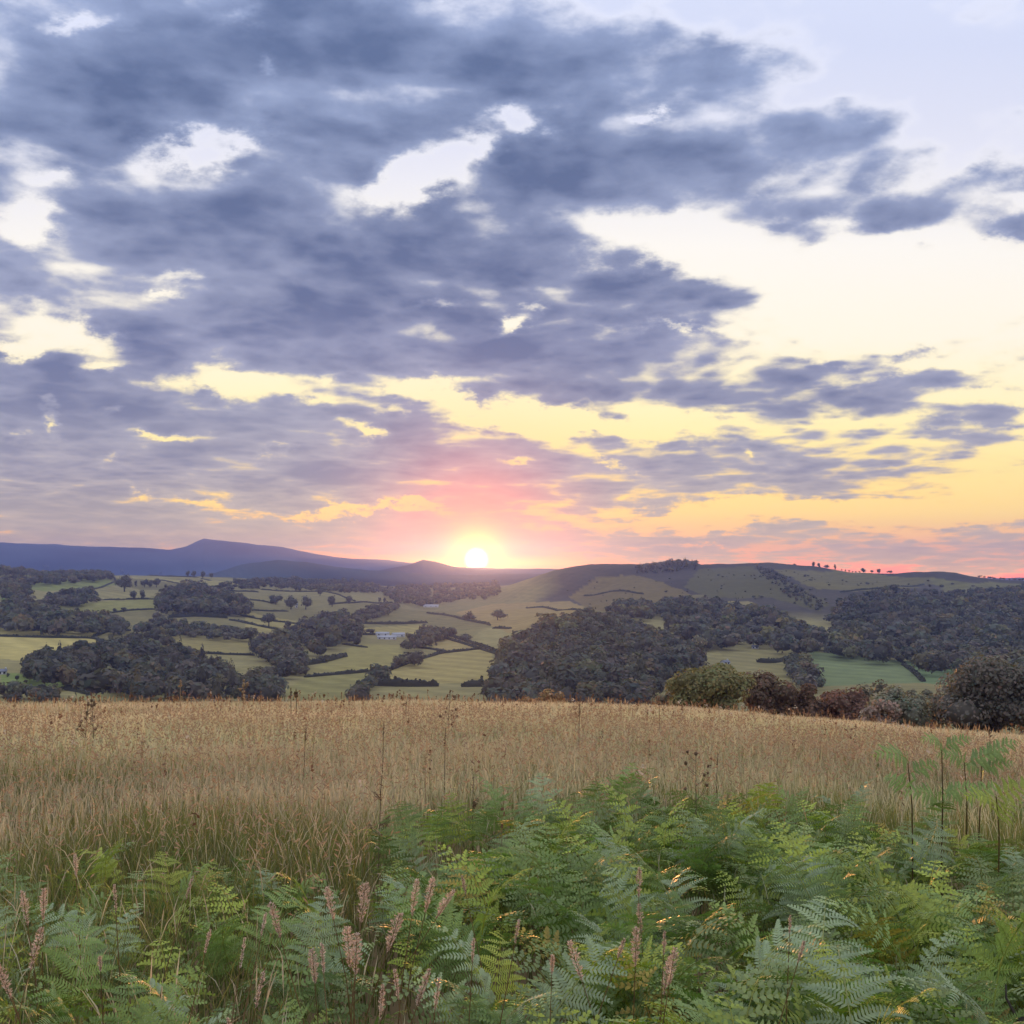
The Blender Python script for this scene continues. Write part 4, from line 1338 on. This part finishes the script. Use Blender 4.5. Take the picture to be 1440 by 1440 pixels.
# ------------------------------------------------------------------ bracken
def frond_geo(seed, stem, blade, arch, droop, npair=13, fine=True, fat=1.0):
    """one bracken frond: stem rising, blade arching over, paired pinnae cut into pinnules"""
    rg = np.random.default_rng(seed)
    acc = Acc()
    n = 22
    s = np.linspace(0, 1, n)
    L = stem + blade
    ang = np.where(s * L < stem, arch * .25 * (s * L / stem) ** 2, arch * .25 + (arch * .75 + droop) * ((s * L - stem) / blade) ** 1.15)
    ds = L / (n - 1)
    yv = np.concatenate([[0], np.cumsum(np.sin(ang[:-1]) * ds)])
    zv = np.concatenate([[0], np.cumsum(np.cos(ang[:-1]) * ds)])
    xv = .04 * L * np.sin(s * 3 + rg.uniform(0, 6)) * s
    P = np.stack([xv, yv, zv], 1)
    tube(acc, P, np.interp(s, [0, .6, 1], [.0042, .003, .0008]), 5, (1.1, .95, .55))
    s0 = stem / L * .92
    side = np.array((1.0, 0, 0))
    for k in range(npair):
        u = k / (npair - 1.0)
        sk = s0 + (1 - s0) * (1 - (1 - u) ** 1.15) * .985
        i = min(int(sk * (n - 1)), n - 2)
        f = sk * (n - 1) - i
        p0 = P[i] * (1 - f) + P[i + 1] * f
        t = P[i + 1] - P[i]
        t = t / np.linalg.norm(t)
        nrm = np.cross(side, t)
        plen0 = blade * (.50 * (1 - u) ** .85 * (.72 + .28 * min(1, u * 5)) + .03) 
        for sg in (-1, 1):
            if rg.random() < .06:
                continue
            plen = plen0 * rg.uniform(.72, 1.15)
            aw = .42 + .3 * u + rg.uniform(-.16, .16)
            out = sg * side * math.cos(aw) + t * math.sin(aw) + nrm * rg.uniform(-.25, .30)
            out /= np.linalg.norm(out)
            sidev = np.cross(nrm, out)
            sidev /= np.linalg.norm(sidev)
            up = np.cross(out, sidev)
            m = max(4, int(plen / .0165)) if fine else max(3, int(plen / .03))
            v = (np.arange(m) + .6) / m
            sag = -rg.uniform(.12, .5) * plen * v ** 2
            C = p0 + out * (plen * v)[:, None] + np.array((0, 0, 1.0)) * sag[:, None]
            pl = (.17 * plen + .004) * (1 - v) ** .7 * (.6 + .4 * np.minimum(1, v * 4)) + .005
            pl = np.minimum(pl, .042)
            wd = plen / m * .36 * fat
            for s2 in (-1, 1):
                dirv = s2 * sidev * .88 + out * .45
                dirv = dirv / np.linalg.norm(dirv)
                tipc = C + dirv * pl[:, None] + up * (rg.uniform(-.25, .12, m) * pl)[:, None]
                midp = C + dirv * (pl * .45)[:, None] + up * (.05 * pl)[:, None]
                V_ = np.stack([C - out * wd * .8, midp - out * wd, tipc, midp + out * wd, C + out * wd * .8], 1).reshape(-1, 3)
                b_ = np.arange(m)[:, None] * 5
                cc = rg.uniform(.85, 1.15) * np.repeat(rg.uniform(.85, 1.15, m), 5)[:, None] * np.array((1, 1, 1))
                cc = np.broadcast_to(cc, (5 * m, 3)) * (np.array((1.12, 1.08, .8)) if u > .82 else 1.0)
                acc.add(V_, b_ + np.array([1, 2, 3]), b_ + np.array([0, 1, 3, 4]), cc)
            tube(acc, np.stack([p0, C[m // 2], C[-1]]), [.0018, .0012, .0005], 3, (1.15, 1.0, .55))
    return acc


FROND = []
spec = [(.38, .62, .9, .55), (.45, .55, 1.1, .5), (.30, .70, 1.0, .7), (.42, .50, .7, .5), (.28, .60, 1.25, .35), (.50, .60, .6, .8), (.35, .45, 1.0, .6), (.25, .75, 1.15, .5)]
for k, sp_ in enumerate(spec):
    a = frond_geo(500 + k, *sp_)
    base_me = a.mesh('frond', M_FERN[0])
    row = [base_me]
    for m_ in M_FERN[1:]:
        c = base_me.copy()
        c.materials.clear()
        c.materials.append(m_)
        row.append(c)
    FROND.append(row)
TOP = [frond_geo(800 + k, .06, .62, .9, .7, 11, True, 1.7).mesh('frond', M_FERN[k % 3]) for k in range(3)]
# simpler fronds for the mass below and behind
LOW = [frond_geo(700 + k, sp_[0] * .8, sp_[1], sp_[2], sp_[3], 11, False).mesh('bracken_frond', M_BRACKEN) for k, sp_ in enumerate(spec)]


def fern_plant(x, y, scale, kind, label, group, nfr=4, seed=0, lean=None, spread=.25):
    rgf = np.random.default_rng(seed)
    z = float(ground(x, y))
    e = empty('bracken_fern', (x, y, z - .02))
    a0 = rgf.uniform(0, 6.28)
    for k in range(nfr):
        me = FROND[rgf.integers(0, len(FROND))][kind if rgf.random() < .8 else rgf.integers(0, 3)]
        f = bpy.data.objects.new('frond', me)
        COL.objects.link(f)
        f.parent = e
        f.location = (rgf.uniform(-.06, .06), rgf.uniform(-.06, .06), 0)
        az = a0 + 6.28 * k / nfr + rgf.uniform(-.5, .5) if lean is None else lean + rgf.uniform(-.9, .9)
        f.rotation_euler = (-rgf.uniform(-.1, spread), rgf.uniform(-.45, .45), az)
        q = scale * rgf.uniform(.7, 1.2)
        f.scale = (q, q, q)
    props(e, label, 'fern', group)
    return e


# the mass: bracken nobody could count, scattered by geometry nodes
rg = np.random.default_rng(23)
x, y, r = scatter(1.7, 9.5, 66, rg, math.radians(58))
z = ground(x, y)
pts, rots, scls, ids, tns = [], [], [], [], []
for i in range(len(x)):
    sc = rg.uniform(.42, .86)
    px, _t = project(np.array((x[i], y[i], z[i] + .4)))
    sc *= float(np.interp(px, [0, 450, 650], [.74, .78, 1.0]))
    px, tp = project(np.array((x[i], y[i], z[i] + .66 * sc)))
    e_ = float(fern_edge(px))
    if tp < e_:
        continue
    dense = np.interp(px, [0, 350, 480, 600], [.30, .28, .35, 1.0]) * (1.0 if tp > e_ + 25 else .7)
    cl_ = float(vnoise(np.array(x[i] * 1.9), np.array(y[i] * 1.9), 5))
    if rg.random() > dense * np.clip(2.6 * (cl_ - .28), 0, 1):
        continue
    kd = rg.random()
    tn = np.array((1.7, .95, .7)) if kd < .05 else (np.array((1.5, 1.3, .75)) if kd < .30 else (np.array((1.1, 1.0, 1.25)) if kd < .6 else np.array((1, 1, 1))))
    pts.append((x[i], y[i], z[i] - .02))
    rots.append((-rg.uniform(-.1, .35), rg.uniform(-.3, .3), rg.uniform(0, 6.283)))
    scls.append(sc)
    ids.append(int(rg.integers(0, len(LOW))))
    tns.append((*(tn * rg.uniform(.65, 1.2)), 1.0))
me = bpy.data.meshes.new('bracken')
me.from_pydata(pts, [], [])
me.attributes.new('rot', 'FLOAT_VECTOR', 'POINT').data.foreach_set('vector', np.array(rots, np.float32).ravel())
me.attributes.new('scl', 'FLOAT', 'POINT').data.foreach_set('value', np.array(scls, np.float32))
me.attributes.new('idx', 'INT', 'POINT').data.foreach_set('value', np.array(ids, np.int32))
me.attributes.new('itint', 'FLOAT_COLOR', 'POINT').data.foreach_set('color', np.array(tns, np.float32).ravel())
me.materials.append(M_BRACKEN)
ng = bpy.data.node_groups.new('bracken_scatter', 'GeometryNodeTree')
ng.interface.new_socket('Geometry', in_out='INPUT', socket_type='NodeSocketGeometry')
ng.interface.new_socket('Geometry', in_out='OUTPUT', socket_type='NodeSocketGeometry')
gi, go = ng.nodes.new('NodeGroupInput'), ng.nodes.new('NodeGroupOutput')
src_col = bpy.data.collections.new('bracken_sources')        # never linked to the scene
for k, m_ in enumerate(LOW):
    src_col.objects.link(bpy.data.objects.new('bracken_frond_%d' % k, m_))
ci = ng.nodes.new('GeometryNodeCollectionInfo')
ci.inputs['Collection'].default_value = src_col
ci.inputs['Separate Children'].default_value = True
ci.inputs['Reset Children'].default_value = True
ip = ng.nodes.new('GeometryNodeInstanceOnPoints')
ip.inputs['Pick Instance'].default_value = True


def named(nm, typ):
    n_ = ng.nodes.new('GeometryNodeInputNamedAttribute')
    n_.data_type = typ
    n_.inputs['Name'].default_value = nm
    return n_.outputs['Attribute']


e2r = ng.nodes.new('FunctionNodeEulerToRotation')
ng.links.new(named('rot', 'FLOAT_VECTOR'), e2r.inputs[0])
ng.links.new(gi.outputs[0], ip.inputs['Points'])
ng.links.new(ci.outputs[0], ip.inputs['Instance'])
ng.links.new(named('idx', 'INT'), ip.inputs['Instance Index'])
ng.links.new(e2r.outputs[0], ip.inputs['Rotation'])
ng.links.new(named('scl', 'FLOAT'), ip.inputs['Scale'])
ng.links.new(ip.outputs[0], go.inputs[0])
o = obj('bracken', me)
md = o.modifiers.new('scatter', 'NODES')
md.node_group = ng
props(o, 'dense green bracken massed across the bank in front of the meadow', 'bracken', None, 'stuff')

# the ferns one can pick out, placed by where their tops show
ROWS = [  # px of plant, row of its top, size, kind (0 mid,1 yellow,2 bluish), fronds, label
    (640, 1118, .80, 2, 4, 'fern at the left tip of the bank under the tall branching weed'),
    (700, 1112, .74, 0, 4, 'fern in the back row whose fronds fade into the straw grass'),
    (770, 1105, .78, 2, 4, 'greyish fern in the back row at the middle of the bank'),
    (850, 1095, .85, 0, 4, 'tallest fern of the middle back row'),
    (905, 1103, .80, 2, 4, 'bluish fern in the back row left of the pale stalk'),
    (990, 1105, .80, 0, 4, 'fern behind the pale stalk in the back row'),
    (1065, 1100, .82, 1, 4, 'yellow green fern in the back row at right of centre'),
    (1130, 1100, .84, 0, 4, 'fern in the back row midway to the tall bare stemmed fern'),
    (1190, 1096, .86, 2, 4, 'fern in the back row just left of the tall fern group'),
    (1440, 1110, .80, 0, 4, 'fern in the back row at the right edge'),
    (600, 1150, .80, 2, 4, 'bluish fern leaning over the straw grass at the bank left end'),
    (690, 1165, .80, 0, 5, 'fern with an arching frond below the left end of the bank'),
    (760, 1170, .82, 1, 4, 'yellowish fern between two grey ones in the middle bank'),
    (830, 1180, .85, 2, 5, 'grey green fern with wide feathers in the middle bank'),
    (900, 1165, .85, 0, 4, 'fern with a raised pale frond right of the middle'),
    (1000, 1150, .88, 2, 5, 'feathery blue grey fern below the pale stalk'),
    (1050, 1175, .85, 0, 4, 'dark fern in the hollow right of the feathery one'),
    (1120, 1165, .85, 1, 4, 'lime tipped fern catching light in the right bank'),
    (1200, 1180, .88, 0, 5, 'fern left of the tall bare stem'),
    (1260, 1165, .90, 2, 4, 'fern drooping at the foot of the tall bare stem'),
    (1370, 1165, .85, 0, 4, 'fern right of the tall bare stem near the edge'),
    (1430, 1185, .85, 2, 4, 'fern cut by the right edge halfway up the bank'),
    (570, 1215, .80, 2, 4, 'purplish grey fern beside the pink seed plumes'),
    (660, 1240, .85, 0, 5, 'fern with comb like leaves at the left of the dark hollow'),
    (800, 1235, .80, 0, 4, 'fern over the dark hollow in the middle'),
    (860, 1275, .85, 2, 4, 'fern with a long level frond over the dark hollow'),
    (960, 1225, .90, 2, 5, 'fern with drooping silver fronds in the middle right'),
    (1060, 1230, .90, 0, 5, 'broad fern with a steep triangular frond'),
    (1150, 1215, .92, 2, 5, 'big fern with a steep bluish frond pointing up'),
    (1240, 1235, .90, 1, 5, 'bright yellow green fern in the middle of the right bank'),
    (1320, 1225, .92, 0, 5, 'fern with a low golden frond below the tall stem'),
    (1400, 1260, .92, 1, 5, 'pale green fern rising near the right edge'),
    (690, 1335, .92, 2, 6, 'wide low fern spreading its fronds at the bottom middle'),
    (640, 1345, .75, 1, 4, 'yellow tipped fern in front of the wide low one'),
    (850, 1320, .82, 1, 4, 'lime frond fern right of the wide low fern'),
    (930, 1300, .88, 0, 5, 'fern beside the reddish sorrel heads'),
    (1020, 1320, .90, 2, 5, 'bluish fern at the lower right of centre'),
    (1110, 1300, .95, 0, 5, 'leafy fern in the lower right bank'),
    (1180, 1330, .90, 1, 6, 'brightest lime fern in the lower right bank'),
    (1270, 1310, .95, 2, 5, 'blue green fern with a saw toothed frond to the right'),
    (1350, 1340, .95, 0, 5, 'dark fern in the lower right corner'),
    (1420, 1345, .95, 2, 5, 'fern in the lower right corner at the very edge'),
    (770, 1405, .85, 0, 5, 'fern at the bottom edge below the wide low one'),
    (990, 1400, .88, 1, 5, 'fern at the bottom edge right of centre'),
    (1120, 1400, .90, 0, 5, 'fern at the bottom edge under the lime fern'),
    (1230, 1405, .90, 2, 5, 'bluish fern at the bottom edge to the right'),
    (1360, 1420, .88, 1, 5, 'bright green fern in the bottom right corner'),
    (180, 1172, .78, 1, 4, 'yellow green fern standing at the left meadow edge'),
    (250, 1200, .72, 0, 4, 'fern lower beside the yellow green one at left'),
    (345, 1188, .76, 1, 3, 'lime fern left of the grey feathery frond'),
    (395, 1195, .74, 2, 4, 'grey feathery fern at the bank gap on the left'),
    (40, 1200, .74, 2, 4, 'soft bluish fern at the left edge by the green grass'),
    (110, 1215, .74, 0, 4, 'fern between the left edge and the yellow green fern'),
    (10, 1280, .78, 2, 4, 'hazy grey fern cut by the left edge'),
    (160, 1262, .78, 2, 4, 'shadowy bluish fern amid pale seed heads at left'),
    (340, 1255, .80, 0, 4, 'fern with long pale midribs left of the pink plumes'),
    (420, 1270, .84, 2, 5, 'blue grey fern with fanned fronds left of the pink plumes'),
    (60, 1340, .82, 0, 5, 'fern with broad fronds in the lower left'),
    (150, 1355, .82, 0, 5, 'mid green fern in the lower left under seed heads'),
    (260, 1345, .82, 2, 5, 'fern with arching dotted fronds at lower left of centre'),
    (370, 1375, .82, 0, 4, 'dark fern behind the yellow flowered stalk'),
    (120, 1410, .80, 0, 5, 'pale ribbed fern at the bottom left edge'),
    (270, 1412, .80, 1, 5, 'bright fern at the bottom edge left of centre'),
    (480, 1400, .76, 0, 4, 'small fern at the bottom edge among sorrel spikes'),
]
for k, (px, pt, sc, kd, nf, lab) in enumerate(ROWS):
    x, y, z, r = depth_of(px, pt, .68 * sc)
    sc *= .74 if px < 500 else .88
    r = min(r, 9.0)
    fern_plant(x, y, sc, kd, lab, 'ferns in the bracken bank', nf, 900 + k)


# tall bare stemmed bracken on the right
def tall_fern(px, ptop, height, label, fronds, kind, seed, bend=0.0):
    x, y, z, r = depth_of(px, ptop, height)
    rgf = np.random.default_rng(seed)
    e = empty('tall_fern', (x, y, z - .03))
    a = Acc()
    tube(a, [(0, 0, 0), (.01, 0, height * .35), (bend * .4 + .015, .0, height * .7), (bend, .02, height * .97)], [.006, .0056, .005, .0035], 7, (.6, .55, .32))
    obj('stem', a.mesh('stem', M_STALK, True), e)
    for (hf, az, tilt, sc) in fronds:
        f = bpy.data.objects.new('frond', TOP[kind])
        COL.objects.link(f)
        f.parent = e
        f.location = (bend * hf ** 2, 0, height * hf)
        f.rotation_euler = (-tilt * .6, -.75 * (1 if az > 0 else -1) if abs(az) < 2.5 else 0, az)
        f.scale = (sc * 1.08,) * 3
    props(e, label, 'fern', 'tall bare stemmed ferns')


tall_fern(1312, 1042, 1.22, 'tallest fern with a bare dark stem rising above the right bank', [(.98, 1.6, .5, .36), (.97, -1.5, .5, .34), (.66, 1.3, .7, .46), (.70, -1.7, .8, .40), (.6, 3.0, .6, .38)], 0, 1, .04)
tall_fern(1272, 1062, 1.10, 'tall fern with a long frond reaching left over the meadow', [(.97, 1.65, .75, .52), (.9, -1.3, .7, .36), (.8, .2, .7, .36)], 0, 2, 0)
tall_fern(1347, 1062, 1.08, 'tall bluish fern right of the tallest bare stem', [(.97, 1.2, .7, .36), (.95, -1.6, .6, .50), (.72, -1.4, .8, .46), (.7, 1.5, .8, .40)], 0, 3, .02)
tall_fern(1365, 1055, 1.05, 'tall pale fern with comb like fronds leaning right', [(.95, -1.5, .3, .52), (.85, -1.8, .7, .44), (.85, 1.5, .8, .34)], 0, 4, .06)
tall_fern(1390, 1110, .92, 'shorter drooping fern at the end of the tall group', [(.97, -1.4, .8, .50), (.9, 1.6, .7, .44), (.8, -.4, .6, .44)], 1, 5, .02)


# ------------------------------------------------------------------ weeds and seed heads
def weed(px, ptop, pbase, label, style, group='tall weeds standing out of the meadow', name='tall_weed', mats=(M_STALK, M_DOCK)):
    x, y, z, r = depth_of(px, pbase, 0.35)
    r = min(r, 70.0)
    d = ray(px, 815)
    k = math.hypot(d[0], d[1])
    x, y = d[0] / k * r, d[1] / k * r
    z = float(ground(x, y))
    h = .35 + (pbase - ptop) / F * r
    rgw = np.random.default_rng(int(px * 3 + ptop))
    e = empty(name, (x, y, z - .02))
    rad = max(.0035, .00042 * r)
    a, s = Acc(), Acc()
    lean = rgw.normal(size=2) * .03 * h
    main = np.array([(0, 0, 0), (lean[0] * .3, lean[1] * .3, h * .5), (lean[0], lean[1], h)])
    tube(a, main, [rad * 1.4, rad, rad * .5], 6)
    nb = {'spike': 0, 'branch': 7, 'thistle': 9, 'dock': 4}[style]
    tips = []
    for b_ in range(nb):
        u = rgw.uniform(.35, .95)
        p = main[0] * (1 - u) + main[2] * u
        az = rgw.uniform(0, 6.28)
        l = h * (.24 if style != 'dock' else .16) * (1.15 - u * .7)
        q = p + np.array((math.cos(az) * l * .7, math.sin(az) * l * .7, l * .75))
        tube(a, [p, (p + q) / 2 + np.array((math.cos(az), math.sin(az), -.3)) * l * .12, q], [rad * .7, rad * .55, rad * .35], 4)
        tips.append((p, q))
    iv, jf = ico()
    if style in ('branch', 'thistle'):
        for p, q in tips + [(main[1], main[2])]:
            hs = max(.012, .0011 * r) * rgw.uniform(.8, 1.4)
            s.add(iv * np.array((hs, hs, hs * 1.25)) + q, jf, None, rgw.uniform(.7, 1.3))
            for _ in range(7):
                dd = rgw.normal(size=3); dd[2] = abs(dd[2]) * .8; dd /= np.linalg.norm(dd)
                sd_ = np.cross(dd, rgw.normal(size=3)); sd_ /= np.linalg.norm(sd_)
                s.add([q + sd_ * hs * .35, q + dd * hs * 2.3, q - sd_ * hs * .35], [(0, 1, 2)], None, rgw.uniform(.8, 1.4))
    if style in ('spike', 'dock'):
        segs = [(main[1] * .4 + main[2] * .6, main[2])] + tips
        for p, q in segs:
            m = 26
            for j in range(m):
                c = p + (q - p) * (j / m)
                dd = rgw.normal(size=3); dd[2] = abs(dd[2]) + .3; dd /= np.linalg.norm(dd)
                hs = max(.010, .0011 * r) * rgw.uniform(.6, 1.3) * (1.15 - .6 * j / m)
                sd_ = np.cross(dd, rgw.normal(size=3)); sd_ /= np.linalg.norm(sd_)
                s.add([c, c + dd * hs + sd_ * hs * .5, c + dd * hs * 2.0, c + dd * hs - sd_ * hs * .5], None, [(0, 1, 2, 3)], rgw.uniform(.65, 1.35))
    # narrow stem leaves
    lv = Acc()
    for j in range(5 if style != 'spike' else 3):
        u = rgw.uniform(.12, .6)
        p = main[2] * u
        az = rgw.uniform(0, 6.28)
        l = rgw.uniform(.08, .16) * h
        o_ = np.array((math.cos(az), math.sin(az), .5))
        sdv = np.array((-math.sin(az), math.cos(az), 0)) * l * .10
        lv.add([p, p + o_ * l * .5 + sdv, p + o_ * l + np.array((0, 0, -.25 * l)), p + o_ * l * .5 - sdv], None, [(0, 1, 2, 3)], 1.0)
    obj('stalk', a.mesh('stalk', mats[0], True), e)
    props(obj('seed_heads', s.mesh('seed_heads', mats[1]), e), kind='stuff')
    obj('stem_leaves', lv.mesh('stem_leaves', M_FERN[0]), e)
    props(e, label, 'weed', group)


weed(630, 972, 1025, 'tall branching weed breaking the meadow skyline under the sun', 'branch')
weed(626, 1024, 1100, 'dark seed spike just below the branching weed', 'spike')
weed(535, 1090, 1195, 'stout dark headed weed nearest on the left of the bank', 'dock')
weed(540, 1016, 1075, 'slender spike above the stout dark headed weed', 'spike')
weed(665, 1092, 1150, 'dark headed weed rising from the left tip of the bank', 'dock')
weed(813, 990, 1045, 'thin bare spike crossing the meadow brow right of the sun', 'spike')
weed(926, 982, 1022, 'straw coloured spike at the brow before the olive oak', 'spike')
weed(909, 997, 1012, 'short dark stub at the brow left of the olive oak', 'spike')
weed(125, 992, 1040, 'dead branching thistle on the left of the meadow', 'thistle')
weed(138, 988, 1035, 'second dead thistle stem leaning beside the branching one', 'thistle')
weed(257, 958, 992, 'pale feathery stalk on the brow before the copse', 'spike', mats=(M_STRAW, M_STRAW))
weed(345, 958, 990, 'golden feathery tuft on the brow before the streamside wood', 'branch', mats=(M_STRAW, M_STRAW))
weed(412, 968, 1005, 'dark spike on the brow at the pasture foot', 'spike')
weed(420, 970, 1000, 'branching dark spike next to the brow spike', 'dock')
weed(572, 985, 1010, 'thin spike on the brow left of the branching weed', 'spike')
weed(975, 1062, 1150, 'pale stalk in front of the straw grass at right of centre', 'branch')
weed(1003, 1060, 1110, 'short dark spike beside the pale stalk', 'spike')
weed(430, 1020, 1090, 'slim spike in the middle of the left meadow', 'spike')
weed(600, 1058, 1110, 'whitish topped spike in the straw grass behind the bank', 'spike', mats=(M_STRAW, M_STRAW))
weed(1386, 1028, 1060, 'lone dark spike in the right meadow', 'spike')
weed(1084, 1000, 1012, 'small dark weed on the brow before the thicket', 'spike')
weed(205, 1045, 1085, 'whitish headed stalk in the left meadow', 'branch', mats=(M_STRAW, M_STRAW))
weed(1198, 1018, 1032, 'tiny weed at the brow below the pinkish bush', 'spike')


def plume(px, ptop, hpx, label, n=2, group='pinkish seed heads among the bracken', mat_=None, fat=1.0, name='seed_plume'):
    """a few grass or sorrel stems topped with loose pink-buff plumes"""
    mat_ = mat_ or M_SEED
    x, y, z, r = depth_of(px, ptop, .80)
    rgp = np.random.default_rng(int(px * 5 + ptop))
    e = empty(name, (x, y, z - .02))
    L = hpx / F * r * .85
    n = max(1, int(round(n * .6)))
    for k in range(n):
        H = .80 * rgp.uniform(.82, 1.04) if k else .80
        bx, by = rgp.normal(size=2) * .035 * (1 if k else 0)
        lx, ly = rgp.normal(size=2) * .13
        pts = np.array([(bx, by, 0), (bx + lx * .4, by + ly * .4, H * .55), (bx + lx, by + ly, H)])
        a = Acc()
        tube(a, pts, [.0028, .002, .001], 5, (1.1, .85, .6))
        obj('stalk', a.mesh('stalk', M_STALK, True), e)
        s = Acc()
        m = int(210 * fat)
        u = rgp.random(m)
        top = pts[2]
        dirn = (pts[2] - pts[1]); dirn /= np.linalg.norm(dirn)
        C = top - dirn * (u * L)[:, None]
        rad = L * .115 * fat * np.sin(np.clip(u * .9 + .08, 0, 1) * math.pi) ** .8
        az = rgp.uniform(0, 6.28, m)
        D_ = np.stack([np.cos(az), np.sin(az), np.full(m, .75)], 1)
        C = C + D_ * (rad * rgp.uniform(.2, 1, m))[:, None]
        S_ = np.cross(D_, rgp.normal(size=(m, 3)))
        S_ /= np.linalg.norm(S_, axis=1)[:, None]
        sz = rgp.uniform(.003, .006, (m, 1)) * (L / .12) ** .5
        V_ = np.stack([C - D_ * sz, C + S_ * sz * .45, C + D_ * sz, C - S_ * sz * .45], 1).reshape(-1, 3)
        s.add(V_, None, np.arange(4 * m).reshape(-1, 4), np.repeat(rgp.uniform(.7, 1.35, m), 4)[:, None])
        obj('plume', s.mesh('plume', mat_), e)
    props(e, label, 'seed head', group)


PL = [
    (490, 1262, 62, 'largest cluster of pink seed plumes left of the bracken bank', 6, 1.5), (512, 1235, 52, 'pink plumes leaning above the largest cluster', 4, 1.3), (465, 1275, 55, 'dusty pink plumes at the left side of the largest cluster', 4, 1.3),
    (505, 1350, 62, 'rusty pink spike at the bottom under the largest cluster', 2, .8), (490, 1385, 50, 'curved rusty spike at the bottom left of the pair', 1, .7), (520, 1362, 55, 'upright rusty spike at the bottom right of the pair', 1, .7),
    (580, 1372, 48, 'rusty spike left of the wide low fern', 1, .7), (604, 1375, 48, 'twin rusty spike close to the wide low fern', 1, .7),
    (85, 1272, 58, 'buff pink plume standing on the left', 4, 1.1), (75, 1222, 50, 'pale pink plume above the buff one on the left', 3, 1.0), (133, 1212, 32, 'small pinkish plume amid the left ferns', 2, 1.0),
    (190, 1238, 40, 'pair of pale bent grass heads in the left hollow', 2, .6), (215, 1240, 34, 'pale grass head pointing left in the hollow', 1, .6),
    (248, 1300, 36, 'short pinkish spike in the left middle', 1, .8), (172, 1310, 24, 'little salmon tuft in the lower left', 1, 1.0), (325, 1296, 34, 'buff spike above the yellow flowered stalk', 1, .8),
    (322, 1340, 58, 'tall cream flowered stalk at lower left of centre', 1, .6), (306, 1345, 46, 'pinkish stalk beside the cream flowered one', 1, .6), (408, 1410, 34, 'salmon spike at the bottom edge', 1, .8),
    (15, 1190, 50, 'orange pink plume at the left edge by the bluish fern', 2, .9), (15, 1310, 60, 'grey pink plume at the left edge lower down', 3, 1.0),
    (655, 1285, 40, 'cream spike in front of the dark hollow', 1, .6), (680, 1295, 36, 'peach spike right of the cream one by the hollow', 1, .7), (785, 1300, 34, 'reddish sorrel head in the dark hollow', 2, 1.0), (765, 1320, 30, 'low reddish sorrel leaves behind the lime frond', 2, 1.1),
    (882, 1280, 62, 'tall russet sorrel head right of the dark hollow', 4, 1.2), (900, 1310, 60, 'russet sorrel head drooping beside the tall one', 4, 1.2), (890, 1215, 46, 'faded pink plume in the middle bank', 3, 1.0), (915, 1300, 36, 'pinkish spike behind the russet sorrel', 1, .8), (705, 1245, 30, 'pinkish tuft between grey ferns in the middle bank', 2, .9), (555, 1240, 55, 'buff plume at the left end of the bank', 4, 1.1),
    (1040, 1310, 34, 'dull reddish head in the lower right bank', 2, .9), (1090, 1010 + 280, 26, 'small cream head amid the right bank', 1, .8),
]
for (px, pt, hp, lab, n, fat) in PL:
    plume(px, pt, hp, lab, n, fat=fat)

# dead bare branch in the bottom right corner
x, y, z, r = depth_of(1425, 1395, .45)
e = empty('dead_branch', (x, y, z))
a = Acc()
tube(a, [(-.16, -.1, .20), (-.06, -.05, .33), (.06, 0, .44), (.2, .1, .52)], [.012, .014, .012, .008], 7)
tube(a, [(-.05, -.05, .34), (-.09, -.02, .43), (-.07, .02, .50)], [.007, .005, .002], 5)
tube(a, [(-.16, -.1, .20), (-.22, -.12, .05), (-.24, -.13, -.05)], [.012, .013, .014], 7)
obj('branch_wood', a.mesh('branch_wood', M_BARK, True), e)
props(e, 'bare brown dead branch poking up in the bottom right corner', 'branch')

# ------------------------------------------------------------------ the air
lo, hi = float(ZZ.min()) - 1.0, float(ZZ.max()) + 30.0
a = Acc()
box(a, (0, 0, (lo + hi) / 2), (2 * 9800, 2 * 9800, hi - lo))
m_h, b = mat('haze_air')
def air(col, den, g):
    pv = b.node('ShaderNodeVolumePrincipled')
    pv.inputs['Color'].default_value = (*col, 1)
    pv.inputs['Density'].default_value = den
    pv.inputs['Anisotropy'].default_value = g
    return pv


# clean bluish air plus a little dust that scatters forward round the sun
p1 = air((.27, .45, 1.0), HAZE_DENSITY, HAZE_G)
p2 = air((1.0, .26, .06), DUST_DENSITY, DUST_G)
ad = b.node('ShaderNodeAddShader')
b.t.links.new(p1.outputs[0], ad.inputs[0])
b.t.links.new(p2.outputs[0], ad.inputs[1])
oo = b.node('ShaderNodeOutputMaterial')
b.t.links.new(ad.outputs[0], oo.inputs['Volume'])
hz = obj('haze', a.mesh('haze', m_h))
props(hz, 'thin evening haze filling the valley air', 'haze', None, 'stuff')
print('terrain z', lo, hi)
